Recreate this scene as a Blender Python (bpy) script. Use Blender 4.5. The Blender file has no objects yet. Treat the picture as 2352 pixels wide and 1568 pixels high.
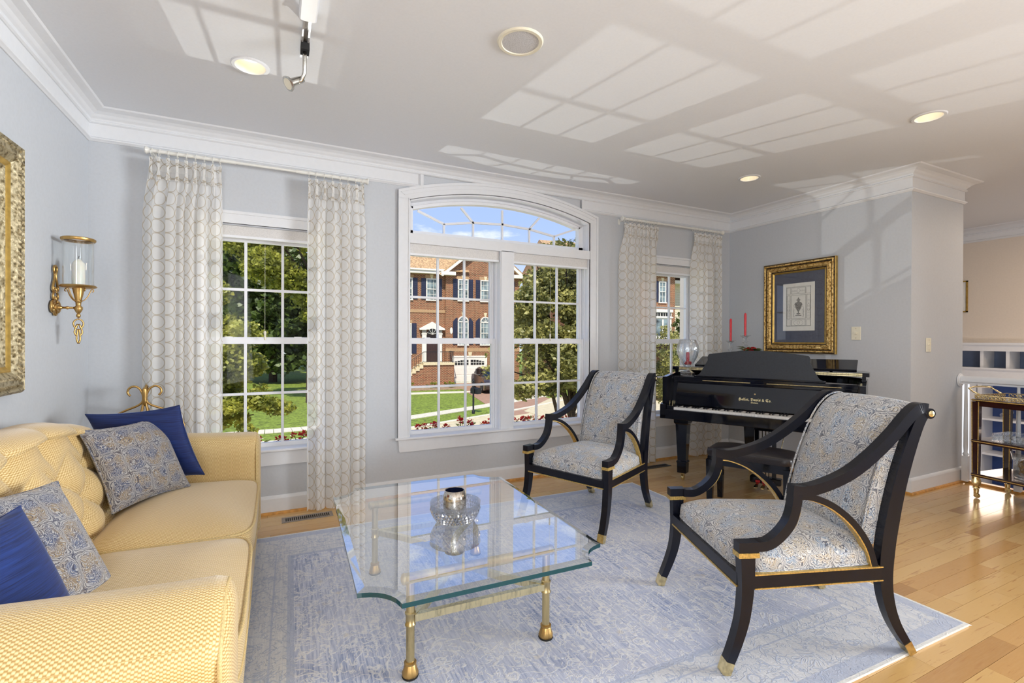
import bpy, math, random
import numpy as np
from mathutils import Matrix, Vector
random.seed(7)
C = bpy.context.scene.collection
sin, cos, pi, R = math.sin, math.cos, math.pi, math.radians

# ------------------------------------------------------------------ camera
cam_d = bpy.data.cameras.new('camera'); cam = bpy.data.objects.new('camera', cam_d); C.objects.link(cam)
cam_d.sensor_width = 36.0; cam_d.lens = 1103.01*36/2352; cam_d.clip_end = 400; cam_d.clip_start = 0.02
def camera_matrix(yaw, pit, rol):
    fw = Vector((sin(yaw)*cos(pit), cos(yaw)*cos(pit), sin(pit))); rt = Vector((cos(yaw), -sin(yaw), 0)); up = rt.cross(fw)
    r2 = rt*cos(rol)+up*sin(rol); u2 = up*cos(rol)-rt*sin(rol)
    m = Matrix.Identity(4)
    for i in range(3): m[i][0] = r2[i]; m[i][1] = u2[i]; m[i][2] = -fw[i]
    m.translation = Vector((0, 0, 1.25)); return m
cam.matrix_world = camera_matrix(0.4569, -0.0037, 0.0034)
bpy.context.scene.camera = cam
vs = bpy.context.scene.view_settings
vs.view_transform = 'Standard'; vs.look = 'None'; vs.gamma = 1; vs.use_curve_mapping = False; vs.exposure = 0.16
bpy.context.scene.display_settings.display_device = 'sRGB'
cy = bpy.context.scene.cycles
cy.max_bounces = 10; cy.transparent_max_bounces = 24; cy.transmission_bounces = 8; cy.glossy_bounces = 5; cy.diffuse_bounces = 5
cy.sample_clamp_indirect = 6; cy.caustics_reflective = False; cy.caustics_refractive = False
cy.use_denoising = True

# ------------------------------------------------------------------ world and lights
w = bpy.data.worlds.new('world'); bpy.context.scene.world = w; w.use_nodes = True
nt = w.node_tree; nt.nodes.clear()
def wn(t, **k):
    n = nt.nodes.new(t)
    for a, b in k.items(): setattr(n, a, b)
    return n
tc = wn('ShaderNodeTexCoord'); sep = wn('ShaderNodeSeparateXYZ'); nt.links.new(tc.outputs['Generated'], sep.inputs[0])
rp = wn('ShaderNodeValToRGB'); e = rp.color_ramp.elements
e[0].position = 0.0; e[0].color = (.80, .88, 1.05, 1); e[1].position = .9; e[1].color = (.16, .32, .80, 1)
m_ = e.new(.22); m_.color = (.45, .60, 1.05, 1)
nt.links.new(sep.outputs[2], rp.inputs[0])
nz = wn('ShaderNodeTexNoise'); nz.inputs['Scale'].default_value = 5; nz.inputs['Detail'].default_value = 8; nz.inputs['Roughness'].default_value = .6
mp = wn('ShaderNodeMapping'); mp.inputs['Scale'].default_value = (1, 1, 3); nt.links.new(tc.outputs['Generated'], mp.inputs[0]); nt.links.new(mp.outputs[0], nz.inputs[0])
cr = wn('ShaderNodeValToRGB'); cr.color_ramp.elements[0].position = .56; cr.color_ramp.elements[1].position = .72
nt.links.new(nz.outputs[0], cr.inputs[0])
mx = wn('ShaderNodeMix', data_type='RGBA'); nt.links.new(cr.outputs[0], mx.inputs[0]); nt.links.new(rp.outputs[0], mx.inputs[6]); mx.inputs[7].default_value = (1.1, 1.1, 1.1, 1)
bg = wn('ShaderNodeBackground'); bg.inputs[1].default_value = 1.0; nt.links.new(mx.outputs[2], bg.inputs[0])
ow = wn('ShaderNodeOutputWorld'); nt.links.new(bg.outputs[0], ow.inputs[0])

def light(name, kind, loc, target, energy, color=(1, 1, 1), **k):
    d = bpy.data.lights.new(name, kind); d.energy = energy; d.color = color
    for a, b in k.items(): setattr(d, a, b)
    o = bpy.data.objects.new(name, d); C.objects.link(o); o.location = loc
    o.rotation_euler = (Vector(target)-Vector(loc)).to_track_quat('-Z', 'Y').to_euler()
    return o
light('sun', 'SUN', (0, -10, 20), (6.5, 3.5, 0), 4.6, (1, .93, .80), angle=.009)
# unseen area lights added out of view to brighten the room, no windows there
light('rear_fill_light', 'AREA', (1.8, -3.3, 1.4), (1.8, .5, 2.6), 14, (.92, .96, 1), shape='RECTANGLE', size=3.6, size_y=1.9)  # weak added fill from behind the camera
light('left_rear_fill_light', 'AREA', (-.95, -1.7, 1.45), (4.6, .9, 1.8), 150, (.92, .96, 1), shape='RECTANGLE', size=2.4, size_y=2.0)  # added fill that brightens the right pier wall
light('stairwell_fill_light', 'AREA', (6.9, -2.2, 1.45), (-1.0, 1.0, 1.6), 110, (.92, .96, 1), shape='RECTANGLE', size=2.4, size_y=1.6, spread=R(66))  # added fill that brightens the left wall, spread kept off the wall end
# sun glint thrown back from a parked windscreen in the street
light('windscreen_glint', 'SPOT', (.19, 9.2, -2.0), (2.3, 2.4, 2.6), 560, (1, .98, .94), spot_size=R(62), spot_blend=.5, shadow_soft_size=.03)

# ------------------------------------------------------------------ geometry helpers
class G:
    def __init__(s): s.v = []; s.f = []; s.m = []; s.mi = 0
    def add(s, vs, fs):
        b = len(s.v); s.v += [tuple(p) for p in vs]; s.f += [tuple(i+b for i in q) for q in fs]; s.m += [s.mi]*len(fs); return s
    def mat(s, i): s.mi = i; return s
    def box(s, x0, y0, z0, x1, y1, z1):
        if x0 > x1: x0, x1 = x1, x0
        if y0 > y1: y0, y1 = y1, y0
        if z0 > z1: z0, z1 = z1, z0
        return s.add([(x, y, z) for z in (z0, z1) for y in (y0, y1) for x in (x0, x1)],
                     [(0, 2, 3, 1), (4, 5, 7, 6), (0, 1, 5, 4), (2, 6, 7, 3), (0, 4, 6, 2), (1, 3, 7, 5)])
    def cham(s, x0, y0, z0, x1, y1, z1, c):
        # box with chamfered vertical and horizontal edges (a 3 level loft)
        def ring(z, i):
            a, b, cc, d = x0+i, y0+i, x1-i, y1-i
            return [(a+c, b, z), (cc-c, b, z), (cc, b+c, z), (cc, d-c, z), (cc-c, d, z), (a+c, d, z), (a, d-c, z), (a, b+c, z)]
        return s.loft([ring(z0, c), ring(z0+c, 0), ring(z1-c, 0), ring(z1, c)])
    def loft(s, rings, closed=True, caps=True):
        n = len(rings[0]); vs = [p for r in rings for p in r]; fs = []
        for j in range(len(rings)-1):
            for i in range(n if closed else n-1):
                k = (i+1) % n
                fs.append((j*n+i, j*n+k, (j+1)*n+k, (j+1)*n+i))
        if caps and closed: fs.append(tuple(reversed(range(n)))); fs.append(tuple((len(rings)-1)*n+i for i in range(n)))
        return s.add(vs, fs)
    def lathe(s, prof, c=(0, 0, 0), n=24, axis='z', caps=True, flute=None):
        rings = []
        for r, z in prof:
            rg = []
            for i in range(n):
                a = 2*pi*i/n; rr = r*(1+(flute(z, a) if flute else 0))
                if axis == 'z': rg.append((c[0]+rr*cos(a), c[1]+rr*sin(a), c[2]+z))
                elif axis == 'y': rg.append((c[0]+rr*cos(a), c[1]+z, c[2]-rr*sin(a)))
                else: rg.append((c[0]+z, c[1]+rr*cos(a), c[2]+rr*sin(a)))
            rings.append(rg)
        return s.loft(rings, caps=caps)
    def tube(s, path, r, n=8, caps=True):
        P = [Vector(p) for p in path]; rings = []; prev = None
        for i, p in enumerate(P):
            t = (P[min(i+1, len(P)-1)]-P[max(i-1, 0)]).normalized()
            if prev is None:
                ref = Vector((0, 0, 1)) if abs(t.z) < .9 else Vector((1, 0, 0)); a = t.cross(ref).normalized()
            else:
                a = (prev - t*prev.dot(t)).normalized()
            prev = a; b = t.cross(a); rr = r[i] if isinstance(r, (list, tuple)) else r
            rings.append([tuple(p+(a*cos(2*pi*k/n)+b*sin(2*pi*k/n))*rr) for k in range(n)])
        return s.loft(rings, caps=caps)
    def bar(s, path, th, x0, x1):
        """rectangular bar along a path in the (y,z) plane, thickness th (number or list), spanning x0(y)..x1(y)"""
        P = [Vector((0, p[0], p[1])) for p in path]; rings = []
        for i, p in enumerate(P):
            t = (P[min(i+1, len(P)-1)]-P[max(i-1, 0)]).normalized(); nn = Vector((0, -t.z, t.y))
            h = (th[i] if isinstance(th, (list, tuple)) else th)/2
            xa = x0(p.y) if callable(x0) else x0; xb = x1(p.y) if callable(x1) else x1
            a = p+nn*h; b = p-nn*h
            rings.append([(xa, a.y, a.z), (xb, a.y, a.z), (xb, b.y, b.z), (xa, b.y, b.z)])
        return s.loft(rings)
    def prism(s, poly, a, b, axis='y'):
        n = len(poly)
        def mk(p, t): return (p[0], t, p[1]) if axis == 'y' else ((t, p[0], p[1]) if axis == 'x' else (p[0], p[1], t))
        vs = [mk(p, a) for p in poly]+[mk(p, b) for p in poly]
        fs = [tuple(range(n)), tuple(reversed(range(n, 2*n)))]+[(i, n+i, n+(i+1) % n, (i+1) % n) for i in range(n)]
        return s.add(vs, fs)
    def grid(s, fn, nu, nv, closed_u=False):
        vs = [fn(i/(nu if closed_u else nu-1), j/(nv-1)) for j in range(nv) for i in range(nu)]
        fs = []
        for j in range(nv-1):
            for i in range(nu if closed_u else nu-1):
                k = (i+1) % nu; fs.append((j*nu+i, j*nu+k, (j+1)*nu+k, (j+1)*nu+i))
        return s.add(vs, fs)
    def ball(s, c, r, n=10, m=7, sc=(1, 1, 1)):
        return s.grid(lambda u, v: (c[0]+r*sc[0]*sin(pi*(.02+.96*v))*cos(2*pi*u), c[1]+r*sc[1]*sin(pi*(.02+.96*v))*sin(2*pi*u), c[2]-r*sc[2]*cos(pi*(.02+.96*v))), n, m, True)
    def sweep2d(s, path, prof, closed=False):
        """moulding: profile (offset,z) swept along a plan polyline with mitres; offset to the left of travel is +"""
        P = [Vector(p) for p in path]; n = len(P); rings = []
        for i in range(n):
            ns = []
            if closed or i > 0: t = (P[i]-P[i-1]).normalized(); ns.append(Vector((-t.y, t.x)))
            if closed or i < n-1: t = (P[(i+1) % n]-P[i]).normalized(); ns.append(Vector((-t.y, t.x)))
            m = ns[0] if len(ns) == 1 else (ns[0]+ns[1])/(1+ns[0].dot(ns[1]))
            rings.append([(P[i].x+m.x*o, P[i].y+m.y*o, z) for o, z in prof])
        if closed: rings.append(rings[0])
        return s.loft(rings, caps=not closed)
    def tf(s, M):
        s.v = [tuple(M @ Vector(p)) for p in s.v]; return s
    def merge(s, o):
        b = len(s.v); s.v += o.v; s.f += [tuple(i+b for i in q) for q in o.f]; s.m += o.m; return s

def cr_path(pts, k=6):
    """Catmull-Rom smoothing of a point list"""
    P = [Vector(p) for p in pts]; out = []
    for i in range(len(P)-1):
        p0 = P[max(i-1, 0)]; p1 = P[i]; p2 = P[i+1]; p3 = P[min(i+2, len(P)-1)]
        for j in range(k):
            t = j/k
            out.append(tuple(.5*((2*p1)+(p2-p0)*t+(2*p0-5*p1+4*p2-p3)*t*t+(3*p1-p0-3*p2+p3)*t**3)))
    out.append(tuple(P[-1])); return out

WM = {}
def mesh(name, g, mats, uv=None, smooth=False):
    me = bpy.data.meshes.new(name); me.from_pydata(g.v, [], g.f)
    for m in (mats if isinstance(mats, (list, tuple)) else [mats]): me.materials.append(m)
    nf = len(me.polygons)
    if any(g.m): me.polygons.foreach_set('material_index', g.m)
    if smooth:
        me.polygons.foreach_set('use_smooth', [True]*nf)
    # box projected uv in metres
    if uv is not None: co = np.array(uv, float)
    vco = np.array(g.v, float); nl = len(me.loops); li = np.zeros(nl, int); me.loops.foreach_get('vertex_index', li)
    lay = me.uv_layers.new(name='uv')
    if uv is None:
        nrm = np.zeros(nf*3); me.polygons.foreach_get('normal', nrm); nrm = np.abs(nrm.reshape(-1, 3))
        tot = np.zeros(nf, int); me.polygons.foreach_get('loop_total', tot)
        ax = np.repeat(np.argmax(nrm*np.array([1, 1, 1.05]), 1), tot); p = vco[li]
        u = np.where(ax == 0, p[:, 1], p[:, 0]); v = np.where(ax == 2, p[:, 1], p[:, 2])
        lay.data.foreach_set('uv', np.stack([u, v], 1).ravel())
    else:
        lay.data.foreach_set('uv', co[li].ravel())
    me.validate(); me.update()
    if smooth and smooth is not True:
        try: me.set_sharp_from_angle(angle=R(smooth))
        except Exception: pass
    return me
def tag(o, label=None, cat=None, group=None, kind=None):
    for k, v in (('label', label), ('category', cat), ('group', group), ('kind', kind)):
        if v: o[k] = v
    return o
def thing(name, loc, rz=0, label=None, cat=None, group=None, kind=None):
    o = bpy.data.objects.new(name, None); o.empty_display_size = .1; C.objects.link(o); o.location = loc; o.rotation_euler = (0, 0, rz)
    WM[o] = Matrix.Translation(Vector(loc)) @ Matrix.Rotation(rz, 4, 'Z')
    return tag(o, label, cat, group, kind)
def part(name, g, mat, parent=None, world=True, smooth=False, uv=None, label=None, kind=None, tags=None):
    root = parent
    while root is not None and root not in WM: root = root.parent
    if world and root is not None: g.tf(WM[root].inverted())
    o = bpy.data.objects.new(name, mesh(name, g, mat, uv, smooth)); C.objects.link(o)
    if parent is not None: o.parent = parent
    tag(o, label, None, None, kind)
    if tags: tag(o, **tags)
    return o
def solid(name, g, mat, label=None, cat=None, group=None, kind=None, smooth=False, uv=None):
    o = bpy.data.objects.new(name, mesh(name, g, mat, uv, smooth)); C.objects.link(o)
    return tag(o, label, cat, group, kind)
def copy_tree(o, parent=None):
    c = o.copy(); C.objects.link(c)
    if parent is not None: c.parent = parent
    if o in WM: WM[c] = WM[o]
    for ch in list(o.children): copy_tree(ch, c)
    return c

# ------------------------------------------------------------------ materials
class Mt:
    def __init__(s, name):
        s.m = bpy.data.materials.new(name); s.m.use_nodes = True; s.t = s.m.node_tree; s.t.nodes.clear()
        s.out = s.t.nodes.new('ShaderNodeOutputMaterial')
    def n(s, typ, ins=None, **k):
        nd = s.t.nodes.new(typ)
        for a, b in k.items(): setattr(nd, a, b)
        for a, b in (ins or {}).items():
            if isinstance(b, tuple) and len(b) == 2 and hasattr(b[0], 'outputs'): s.t.links.new(b[0].outputs[b[1]], nd.inputs[a])
            elif hasattr(b, 'outputs'): s.t.links.new(b.outputs[0], nd.inputs[a])
            else: nd.inputs[a].default_value = b
        return nd
    def math(s, op, a, b=0.0, c=None):
        i = {0: a, 1: b}
        if c is not None: i[2] = c
        return s.n('ShaderNodeMath', i, operation=op)
    def ramp(s, fac, stops, interp='LINEAR'):
        r = s.n('ShaderNodeValToRGB', {0: fac}); r.color_ramp.interpolation = interp; e = r.color_ramp.elements
        for i, (p, c) in enumerate(stops):
            c = c if isinstance(c, tuple) else (c, c, c)
            el = e[i] if i < 2 else e.new(p)
            el.position = p; el.color = (*c, 1)
        return r
    def mix(s, f, a, b, blend='MIX'):
        r = s.n('ShaderNodeMix', {0: f}, data_type='RGBA', blend_type=blend)
        for k, v in ((6, a), (7, b)):
            if hasattr(v, 'outputs'): s.t.links.new(v.outputs[2 if v.bl_idname == 'ShaderNodeMix' else 0], r.inputs[k])
            else: r.inputs[k].default_value = (*v, 1)
        return r
    def co(s, kind='Object', scale=(1, 1, 1), rot=(0, 0, 0)):
        t = s.n('ShaderNodeTexCoord'); return s.n('ShaderNodeMapping', {0: (t, kind), 'Scale': scale, 'Rotation': rot})
    def noise(s, v, sc, det=4, rough=.5, dist=0): return s.n('ShaderNodeTexNoise', {0: v, 'Scale': sc, 'Detail': det, 'Roughness': rough, 'Distortion': dist})
    def bsdf(s, color=None, rough=.5, metal=0., bump=None, bd=.002, **k):
        b = s.n('ShaderNodeBsdfPrincipled')
        s.b = b
        if color is not None:
            if hasattr(color, 'outputs'): s.t.links.new(color.outputs[2 if color.bl_idname == 'ShaderNodeMix' else 0], b.inputs['Base Color'])
            else: b.inputs['Base Color'].default_value = (*color, 1)
        if hasattr(rough, 'outputs'): s.t.links.new(rough.outputs[0], b.inputs['Roughness'])
        else: b.inputs['Roughness'].default_value = rough
        b.inputs['Metallic'].default_value = metal
        for a, v in k.items(): b.inputs[a.replace('_', ' ')].default_value = v
        if bump is not None:
            st = .5
            bu = s.n('ShaderNodeBump', {'Height': bump, 'Strength': st, 'Distance': bd}); s.t.links.new(bu.outputs[0], b.inputs['Normal'])
        s.t.links.new(b.outputs[0], s.out.inputs[0]); return s.m
def simple(name, color, rough=.5, metal=0., nscale=None, amt=.08, bd=.001, **k):
    M = Mt(name)
    if nscale is None: return M.bsdf(color, rough, metal, **k)
    v = M.co(); n = M.noise(v, nscale, 5)
    c2 = tuple(max(0, x*(1-amt*3)) for x in color); c1 = tuple(min(1, x*(1+amt)) for x in color)
    return M.bsdf(M.ramp(n, [(.3, c2), (.62, c1)]), rough, metal, bump=n, bd=bd, **k)

m_wall = simple('wall_paint', (.55, .572, .605), .6, nscale=60, amt=.01, bd=.0004)
m_ceil = simple('ceiling_paint', (.79, .81, .845), .55, nscale=80, amt=.006, bd=.0003)
m_trim = simple('trim_paint', (.75, .76, .78), .35, nscale=30, amt=.006, bd=.0002)
m_warmwall = simple('warm_wall_paint', (.70, .62, .53), .6, nscale=60, amt=.01, bd=.0003)
m_sash = simple('window_vinyl', (.83, .84, .87), .35, nscale=40, amt=.005, bd=.0001)
m_shade = simple('shade_fabric', (.72, .70, .68), .8, nscale=200, amt=.04, bd=.0003)
m_black = simple('black_lacquer', (.004, .005, .010), .06, nscale=6, amt=.02, bd=.0001, Specular_IOR_Level=.4)
m_blackmatte = simple('black_satin', (.012, .016, .024), .42, nscale=90, amt=.1, bd=.0002)
m_chairblack = simple('chair_ebonised_wood', (.004, .005, .011), .22, nscale=18, amt=.08, bd=.0002, Specular_IOR_Level=.42)
m_giltline = simple('gilt_line', (.72, .50, .16), .35, .75, nscale=120, amt=.12, bd=.0002)
m_brasscap = simple('brass_cap', (.80, .66, .36), .25, 1., nscale=60, amt=.1, bd=.0002)
m_whiteivory = simple('ivory_keys', (.86, .85, .83), .2, nscale=40, amt=.01)
m_ivory = simple('ivory_plastic', (.80, .76, .62), .35, nscale=60, amt=.01)
m_dark = simple('dark_recess', (.012, .012, .012), .8, nscale=20)
m_wax = simple('ivory_wax', (.86, .84, .76), .4, nscale=15, amt=.02, Subsurface_Weight=.3)
m_redwax = simple('red_wax', (.62, .022, .035), .35, nscale=15, amt=.04)
m_rodwhite = simple('rod_paint', (.80, .79, .74), .3, nscale=30, amt=.01)
m_steel = simple('brushed_nickel', (.62, .60, .55), .25, 1., nscale=80, amt=.06)
m_leather = simple('black_leather', (.022, .018, .022), .3, nscale=300, amt=.2, bd=.0006)
m_shoe = simple('oak_shoe_moulding', (.62, .30, .07), .35, nscale=25, amt=.12)
m_curtring = m_rodwhite

def m_brass_make(name, base, rough, sc=40):
    M = Mt(name); v = M.co(scale=(1, 1, .25)); n = M.noise(v, sc, 6, .6)
    return M.bsdf(M.ramp(n, [(.25, tuple(x*.55 for x in base)), (.5, base), (.8, tuple(min(1, x*1.15) for x in base))]), rough, 1., bump=n, bd=.0004)
m_brass = m_brass_make('aged_brass', (.62, .50, .26), .3)
m_antique = m_brass_make('antique_bronze_gold', (.52, .33, .12), .38, 25)
m_pale_brass = m_brass_make('pale_brass', (.76, .68, .42), .28, 90)

def gilt(name, lo, hi, sc, bd=.006):
    M = Mt(name); v = M.co(); vo = M.n('ShaderNodeTexVoronoi', {0: v, 'Scale': sc}, feature='SMOOTH_F1'); n = M.noise(v, sc*1.3, 6, .65, 1.2)
    h = M.math('ADD', vo, M.math('MULTIPLY', n, .8))
    return M.bsdf(M.ramp(h, [(.35, tuple(x*.12 for x in lo)), (.6, lo), (.95, hi)]), .38, .8, bump=h, bd=bd)
m_gilt = gilt('carved_gilt', (.40, .22, .05), (.85, .62, .26), 60, .010)
m_gilt2 = gilt('silvered_gilt', (.26, .20, .10), (.60, .52, .34), 60, .012)
m_giltflat = simple('gilt_flat', (.55, .36, .09), .4, .7, nscale=30, amt=.08)
m_darkline = simple('dark_frame_line', (.03, .02, .018), .5, nscale=30)

def pane_mat(name, tint=(1, 1, 1), f0=.04, power=5., rough=0.0):
    M = Mt(name); tr = M.n('ShaderNodeBsdfTransparent', {0: (*tint, 1)}); gl = M.n('ShaderNodeBsdfAnisotropic', {0: (1, 1, 1, 1), 'Roughness': rough})
    lw = M.n('ShaderNodeLayerWeight', {'Blend': .5}); fr = M.math('MULTIPLY_ADD', M.math('POWER', (lw, 1), power), 1-f0, f0)
    mxs = M.n('ShaderNodeMixShader', {0: fr, 1: tr, 2: gl}); M.t.links.new(mxs.outputs[0], M.out.inputs[0]); return M.m
m_pane = pane_mat('window_pane', (.98, .99, .985), .003, 7.)
m_picglass = pane_mat('picture_glass', (1, 1, 1), .035)
m_tabletop = pane_mat('table_glass', (.96, .985, .98), .17, 2.0)
m_tablebevel = pane_mat('table_glass_bevel', (.86, .92, .92), .28, 1.8, .03)
m_tableunder = pane_mat('table_glass_underside', (.98, .99, .99), .0, 8)
m_hurricane = pane_mat('hurricane_glass', (.97, .98, .98), .04, 3.)
m_facet = pane_mat('cut_crystal_facets', (.70, .74, .80), .30, 1.5)
m_teal = Mt('table_glass_edge').bsdf((.005, .06, .08), .05, 0)
def crystal(name, sc, bd, mixf=.45):
    M = Mt(name); v = M.co()
    a = M.n('ShaderNodeTexVoronoi', {0: v, 'Scale': sc}); bu = M.n('ShaderNodeBump', {'Height': a, 'Strength': .7, 'Distance': bd})
    g = M.n('ShaderNodeBsdfGlass', {0: (.97, .98, 1, 1), 'Roughness': .02, 'IOR': 1.5}); M.t.links.new(bu.outputs[0], g.inputs['Normal'])
    tr = M.n('ShaderNodeBsdfTransparent', {0: (.93, .94, .96, 1)}); ms = M.n('ShaderNodeMixShader', {0: mixf, 1: tr, 2: g}); M.t.links.new(ms.outputs[0], M.out.inputs[0]); return M.m
m_crystal = crystal('cut_crystal', 90, .003)
def clearcrystal():
    M = Mt('clear_crystal'); v = M.co(); a_ = M.n('ShaderNodeTexVoronoi', {0: v, 'Scale': 70}); bu = M.n('ShaderNodeBump', {'Height': a_, 'Strength': .6, 'Distance': .002})
    gl = M.n('ShaderNodeBsdfAnisotropic', {0: (1, 1, 1, 1), 'Roughness': .04}); M.t.links.new(bu.outputs[0], gl.inputs['Normal']); tr = M.n('ShaderNodeBsdfTransparent', {0: (.93, .95, .97, 1)})
    lw = M.n('ShaderNodeLayerWeight', {'Blend': .5}); M.t.links.new(bu.outputs[0], lw.inputs['Normal']); fr = M.math('MULTIPLY_ADD', M.math('POWER', (lw, 1), 1.6), .6, .10)
    x = M.n('ShaderNodeMixShader', {0: fr, 1: tr, 2: gl}); M.t.links.new(x.outputs[0], M.out.inputs[0]); return M.m
m_crystal2 = clearcrystal()
def mercury():
    M = Mt('mercury_glass'); v = M.co(); n = M.noise(v, 70, 8, .7); return M.bsdf(M.ramp(n, [(.35, (.35, .30, .22)), (.6, (.75, .72, .68))]), .16, 1., bump=n, bd=.0006)
m_mercury = mercury()

def fabric_yellow():
    M = Mt('yellow_basketweave'); v = M.co('UV'); s_ = M.n('ShaderNodeSeparateXYZ', {0: v})
    u = M.math('MULTIPLY', s_, 2*pi/.0115); w_ = M.math('MULTIPLY', (s_, 1), 2*pi/.0078)
    a = M.math('SINE', u); b = M.math('SINE', M.math('ADD', w_, M.math('MULTIPLY', M.math('SIGN', a), 1.2)))
    h = M.math('MULTIPLY_ADD', b, .5, .5)
    h = M.math('MULTIPLY', h, M.math('MULTIPLY_ADD', M.math('ABSOLUTE', a), .5, .5)); n = M.noise(M.co(), 3, 3)
    col = M.ramp(h, [(.05, (.46, .28, .085)), (.45, (.72, .52, .22)), (.8, (.80, .64, .35))])
    m = M.bsdf(col, .55, bump=h, bd=.0016, Sheen_Weight=.4, Sheen_Roughness=.4); return m
m_sofa = fabric_yellow()
m_piping = simple('sofa_piping', (.66, .49, .22), .6, nscale=250, amt=.1)

def paisley(name, sc, light, mid, dark, tan, contrast=1.0):
    M = Mt(name); v = M.co('UV', (sc, sc, sc)); warp = M.noise(v, 1.6, 2, .5)
    vw = M.n('ShaderNodeMix', {0: .22, 4: v, 5: (warp, 1)}, data_type='VECTOR')
    vv = (vw, 1)
    vo = M.n('ShaderNodeTexVoronoi', {0: vv, 'Scale': 3.1}, feature='F1'); vr = M.n('ShaderNodeTexVoronoi', {0: vv, 'Scale': 7.5}, feature='SMOOTH_F1')
    n1 = M.noise(v, 3.2, 1, .4, 1.5)
    ringA = M.math('SINE', M.math('MULTIPLY', M.math('ADD', vo, M.math('MULTIPLY', n1, .5)), 62))
    ringB = M.math('SINE', M.math('MULTIPLY', M.math('ADD', vr, M.math('MULTIPLY', n1, 1.1)), 40))
    s_ = M.n('ShaderNodeSeparateXYZ', {0: v})
    # large ogee lattice
    la = M.math('SINE', M.math('MULTIPLY', s_, pi*1.55)); lb = M.math('COSINE', M.math('MULTIPLY', (s_, 1), pi*1.15))
    lat = M.math('ABSOLUTE', M.math('ADD', M.math('MULTIPLY', la, lb), M.math('MULTIPLY_ADD', n1, .5, -.25)))
    sel = M.ramp(lat, [(.20, 1.0), (.30, 0.0)])
    base = M.mix(M.ramp(M.noise(v, 2.2, 2), [(.42, 0.), (.58, 1.)]), mid, tan)
    c1 = M.mix(M.ramp(ringA, [(.25, 0.), (.6, 1.)]), base, light)
    c2 = M.mix(M.ramp(ringB, [(.62, 0.), (.85, .9*contrast)]), c1, dark)
    c3 = M.mix(M.ramp(M.math('SINE', M.math('MULTIPLY', lat, 55)), [(.3, 0.), (.6, 1.)]), light, dark)
    fin = M.mix(M.math('MULTIPLY', sel, .75), c2, c3)
    return M.bsdf(fin, .75, bump=M.noise(M.co('UV', (900, 900, 900)), 1, 2), bd=.0006, Sheen_Weight=.3)
m_pais_chair = paisley('grey_paisley_weave', 6.0, (.64, .63, .61), (.33, .40, .50), (.06, .065, .10), (.50, .43, .33), 1.0)
m_pais_pillow = paisley('navy_taupe_paisley', 7.5, (.40, .39, .38), (.10, .12, .19), (.02, .022, .05), (.27, .20, .12), 1.0)

def velvet():
    M = Mt('blue_velvet'); v = M.co('Object', (4, 4, 160)); n = M.noise(v, 2.2, 4, .6); 
    return M.bsdf(M.ramp(n, [(.3, (.002, .008, .055)), (.7, (.012, .04, .20))]), .5, bump=n, bd=.001, Sheen_Weight=.55, Sheen_Roughness=.3, Sheen_Tint=(.45, .6, 1, 1))
m_velvet = velvet()

def sheer():
    M = Mt('sheer_ring_fabric'); v = M.co('UV', (1/.0875, 1/.0875, 1)); s_ = M.n('ShaderNodeSeparateXYZ', {0: v})
    fx = M.math('SUBTRACT', M.math('FRACT', s_), .5); fy = M.math('SUBTRACT', M.math('FRACT', (s_, 1)), .5)
    d = M.math('SQRT', M.math('ADD', M.math('MULTIPLY', fx, fx), M.math('MULTIPLY', fy, fy)))
    ln = M.math('LESS_THAN', M.math('ABSOLUTE', M.math('SUBTRACT', d, .475)), .027)
    ins = M.math('LESS_THAN', d, .45)
    top = M.math('GREATER_THAN', (M.n('ShaderNodeSeparateXYZ', {0: M.co('UV')}), 1), 2.315)
    col = M.mix(ln, (.97, .96, .94), (.62, .55, .44))
    df = M.n('ShaderNodeBsdfDiffuse', {0: (col, 2)}); tl = M.n('ShaderNodeBsdfTranslucent', {0: (col, 2)})
    a = M.n('ShaderNodeMixShader', {0: .5, 1: df, 2: tl}); tr = M.n('ShaderNodeBsdfTransparent', {0: (1, 1, 1, 1)})
    op = M.math('MAXIMUM', M.math('MULTIPLY_ADD', ins, .08, .74), M.math('MAXIMUM', M.math('MULTIPLY', ln, .97), M.math('MULTIPLY', top, .97)))
    ms = M.n('ShaderNodeMixShader', {0: op, 1: tr, 2: a}); M.t.links.new(ms.outputs[0], M.out.inputs[0]); return M.m
m_sheer = sheer()

def plank():
    M = Mt('maple_plank'); oi = M.n('ShaderNodeObjectInfo'); v = M.co('Object', (1.2, 14, 1))
    off = M.n('ShaderNodeVectorMath', {0: v, 1: (0, 0, 0)}, operation='ADD')
    cx = M.n('ShaderNodeCombineXYZ', {0: M.math('MULTIPLY', (oi, 'Random'), 37.), 1: M.math('MULTIPLY', (oi, 'Random'), 91.)}); M.t.links.new(cx.outputs[0], off.inputs[1])
    n = M.noise(off, 2.5, 6, .6, 1.8); f = M.noise(off, 9, 5, .7)
    base = M.ramp((oi, 'Random'), [(0, (.62, .365, .125)), (.3, (.67, .405, .145)), (.6, (.72, .46, .19)), (.88, (.57, .30, .095)), (.97, (.42, .20, .06))])
    streak = M.mix(M.ramp(n, [(.30, 1.), (.42, 0.)]), base, (.40, .17, .05)); fin = M.mix(M.math('MULTIPLY', f, .35), streak, (.74, .50, .23))
    return M.bsdf(fin, .18, bump=f, bd=.0003, Coat_Weight=.35, Coat_Roughness=.1)
m_plank = plank()
m_subfloor = simple('floor_gap', (.10, .04, .012), .9, nscale=10)

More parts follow.
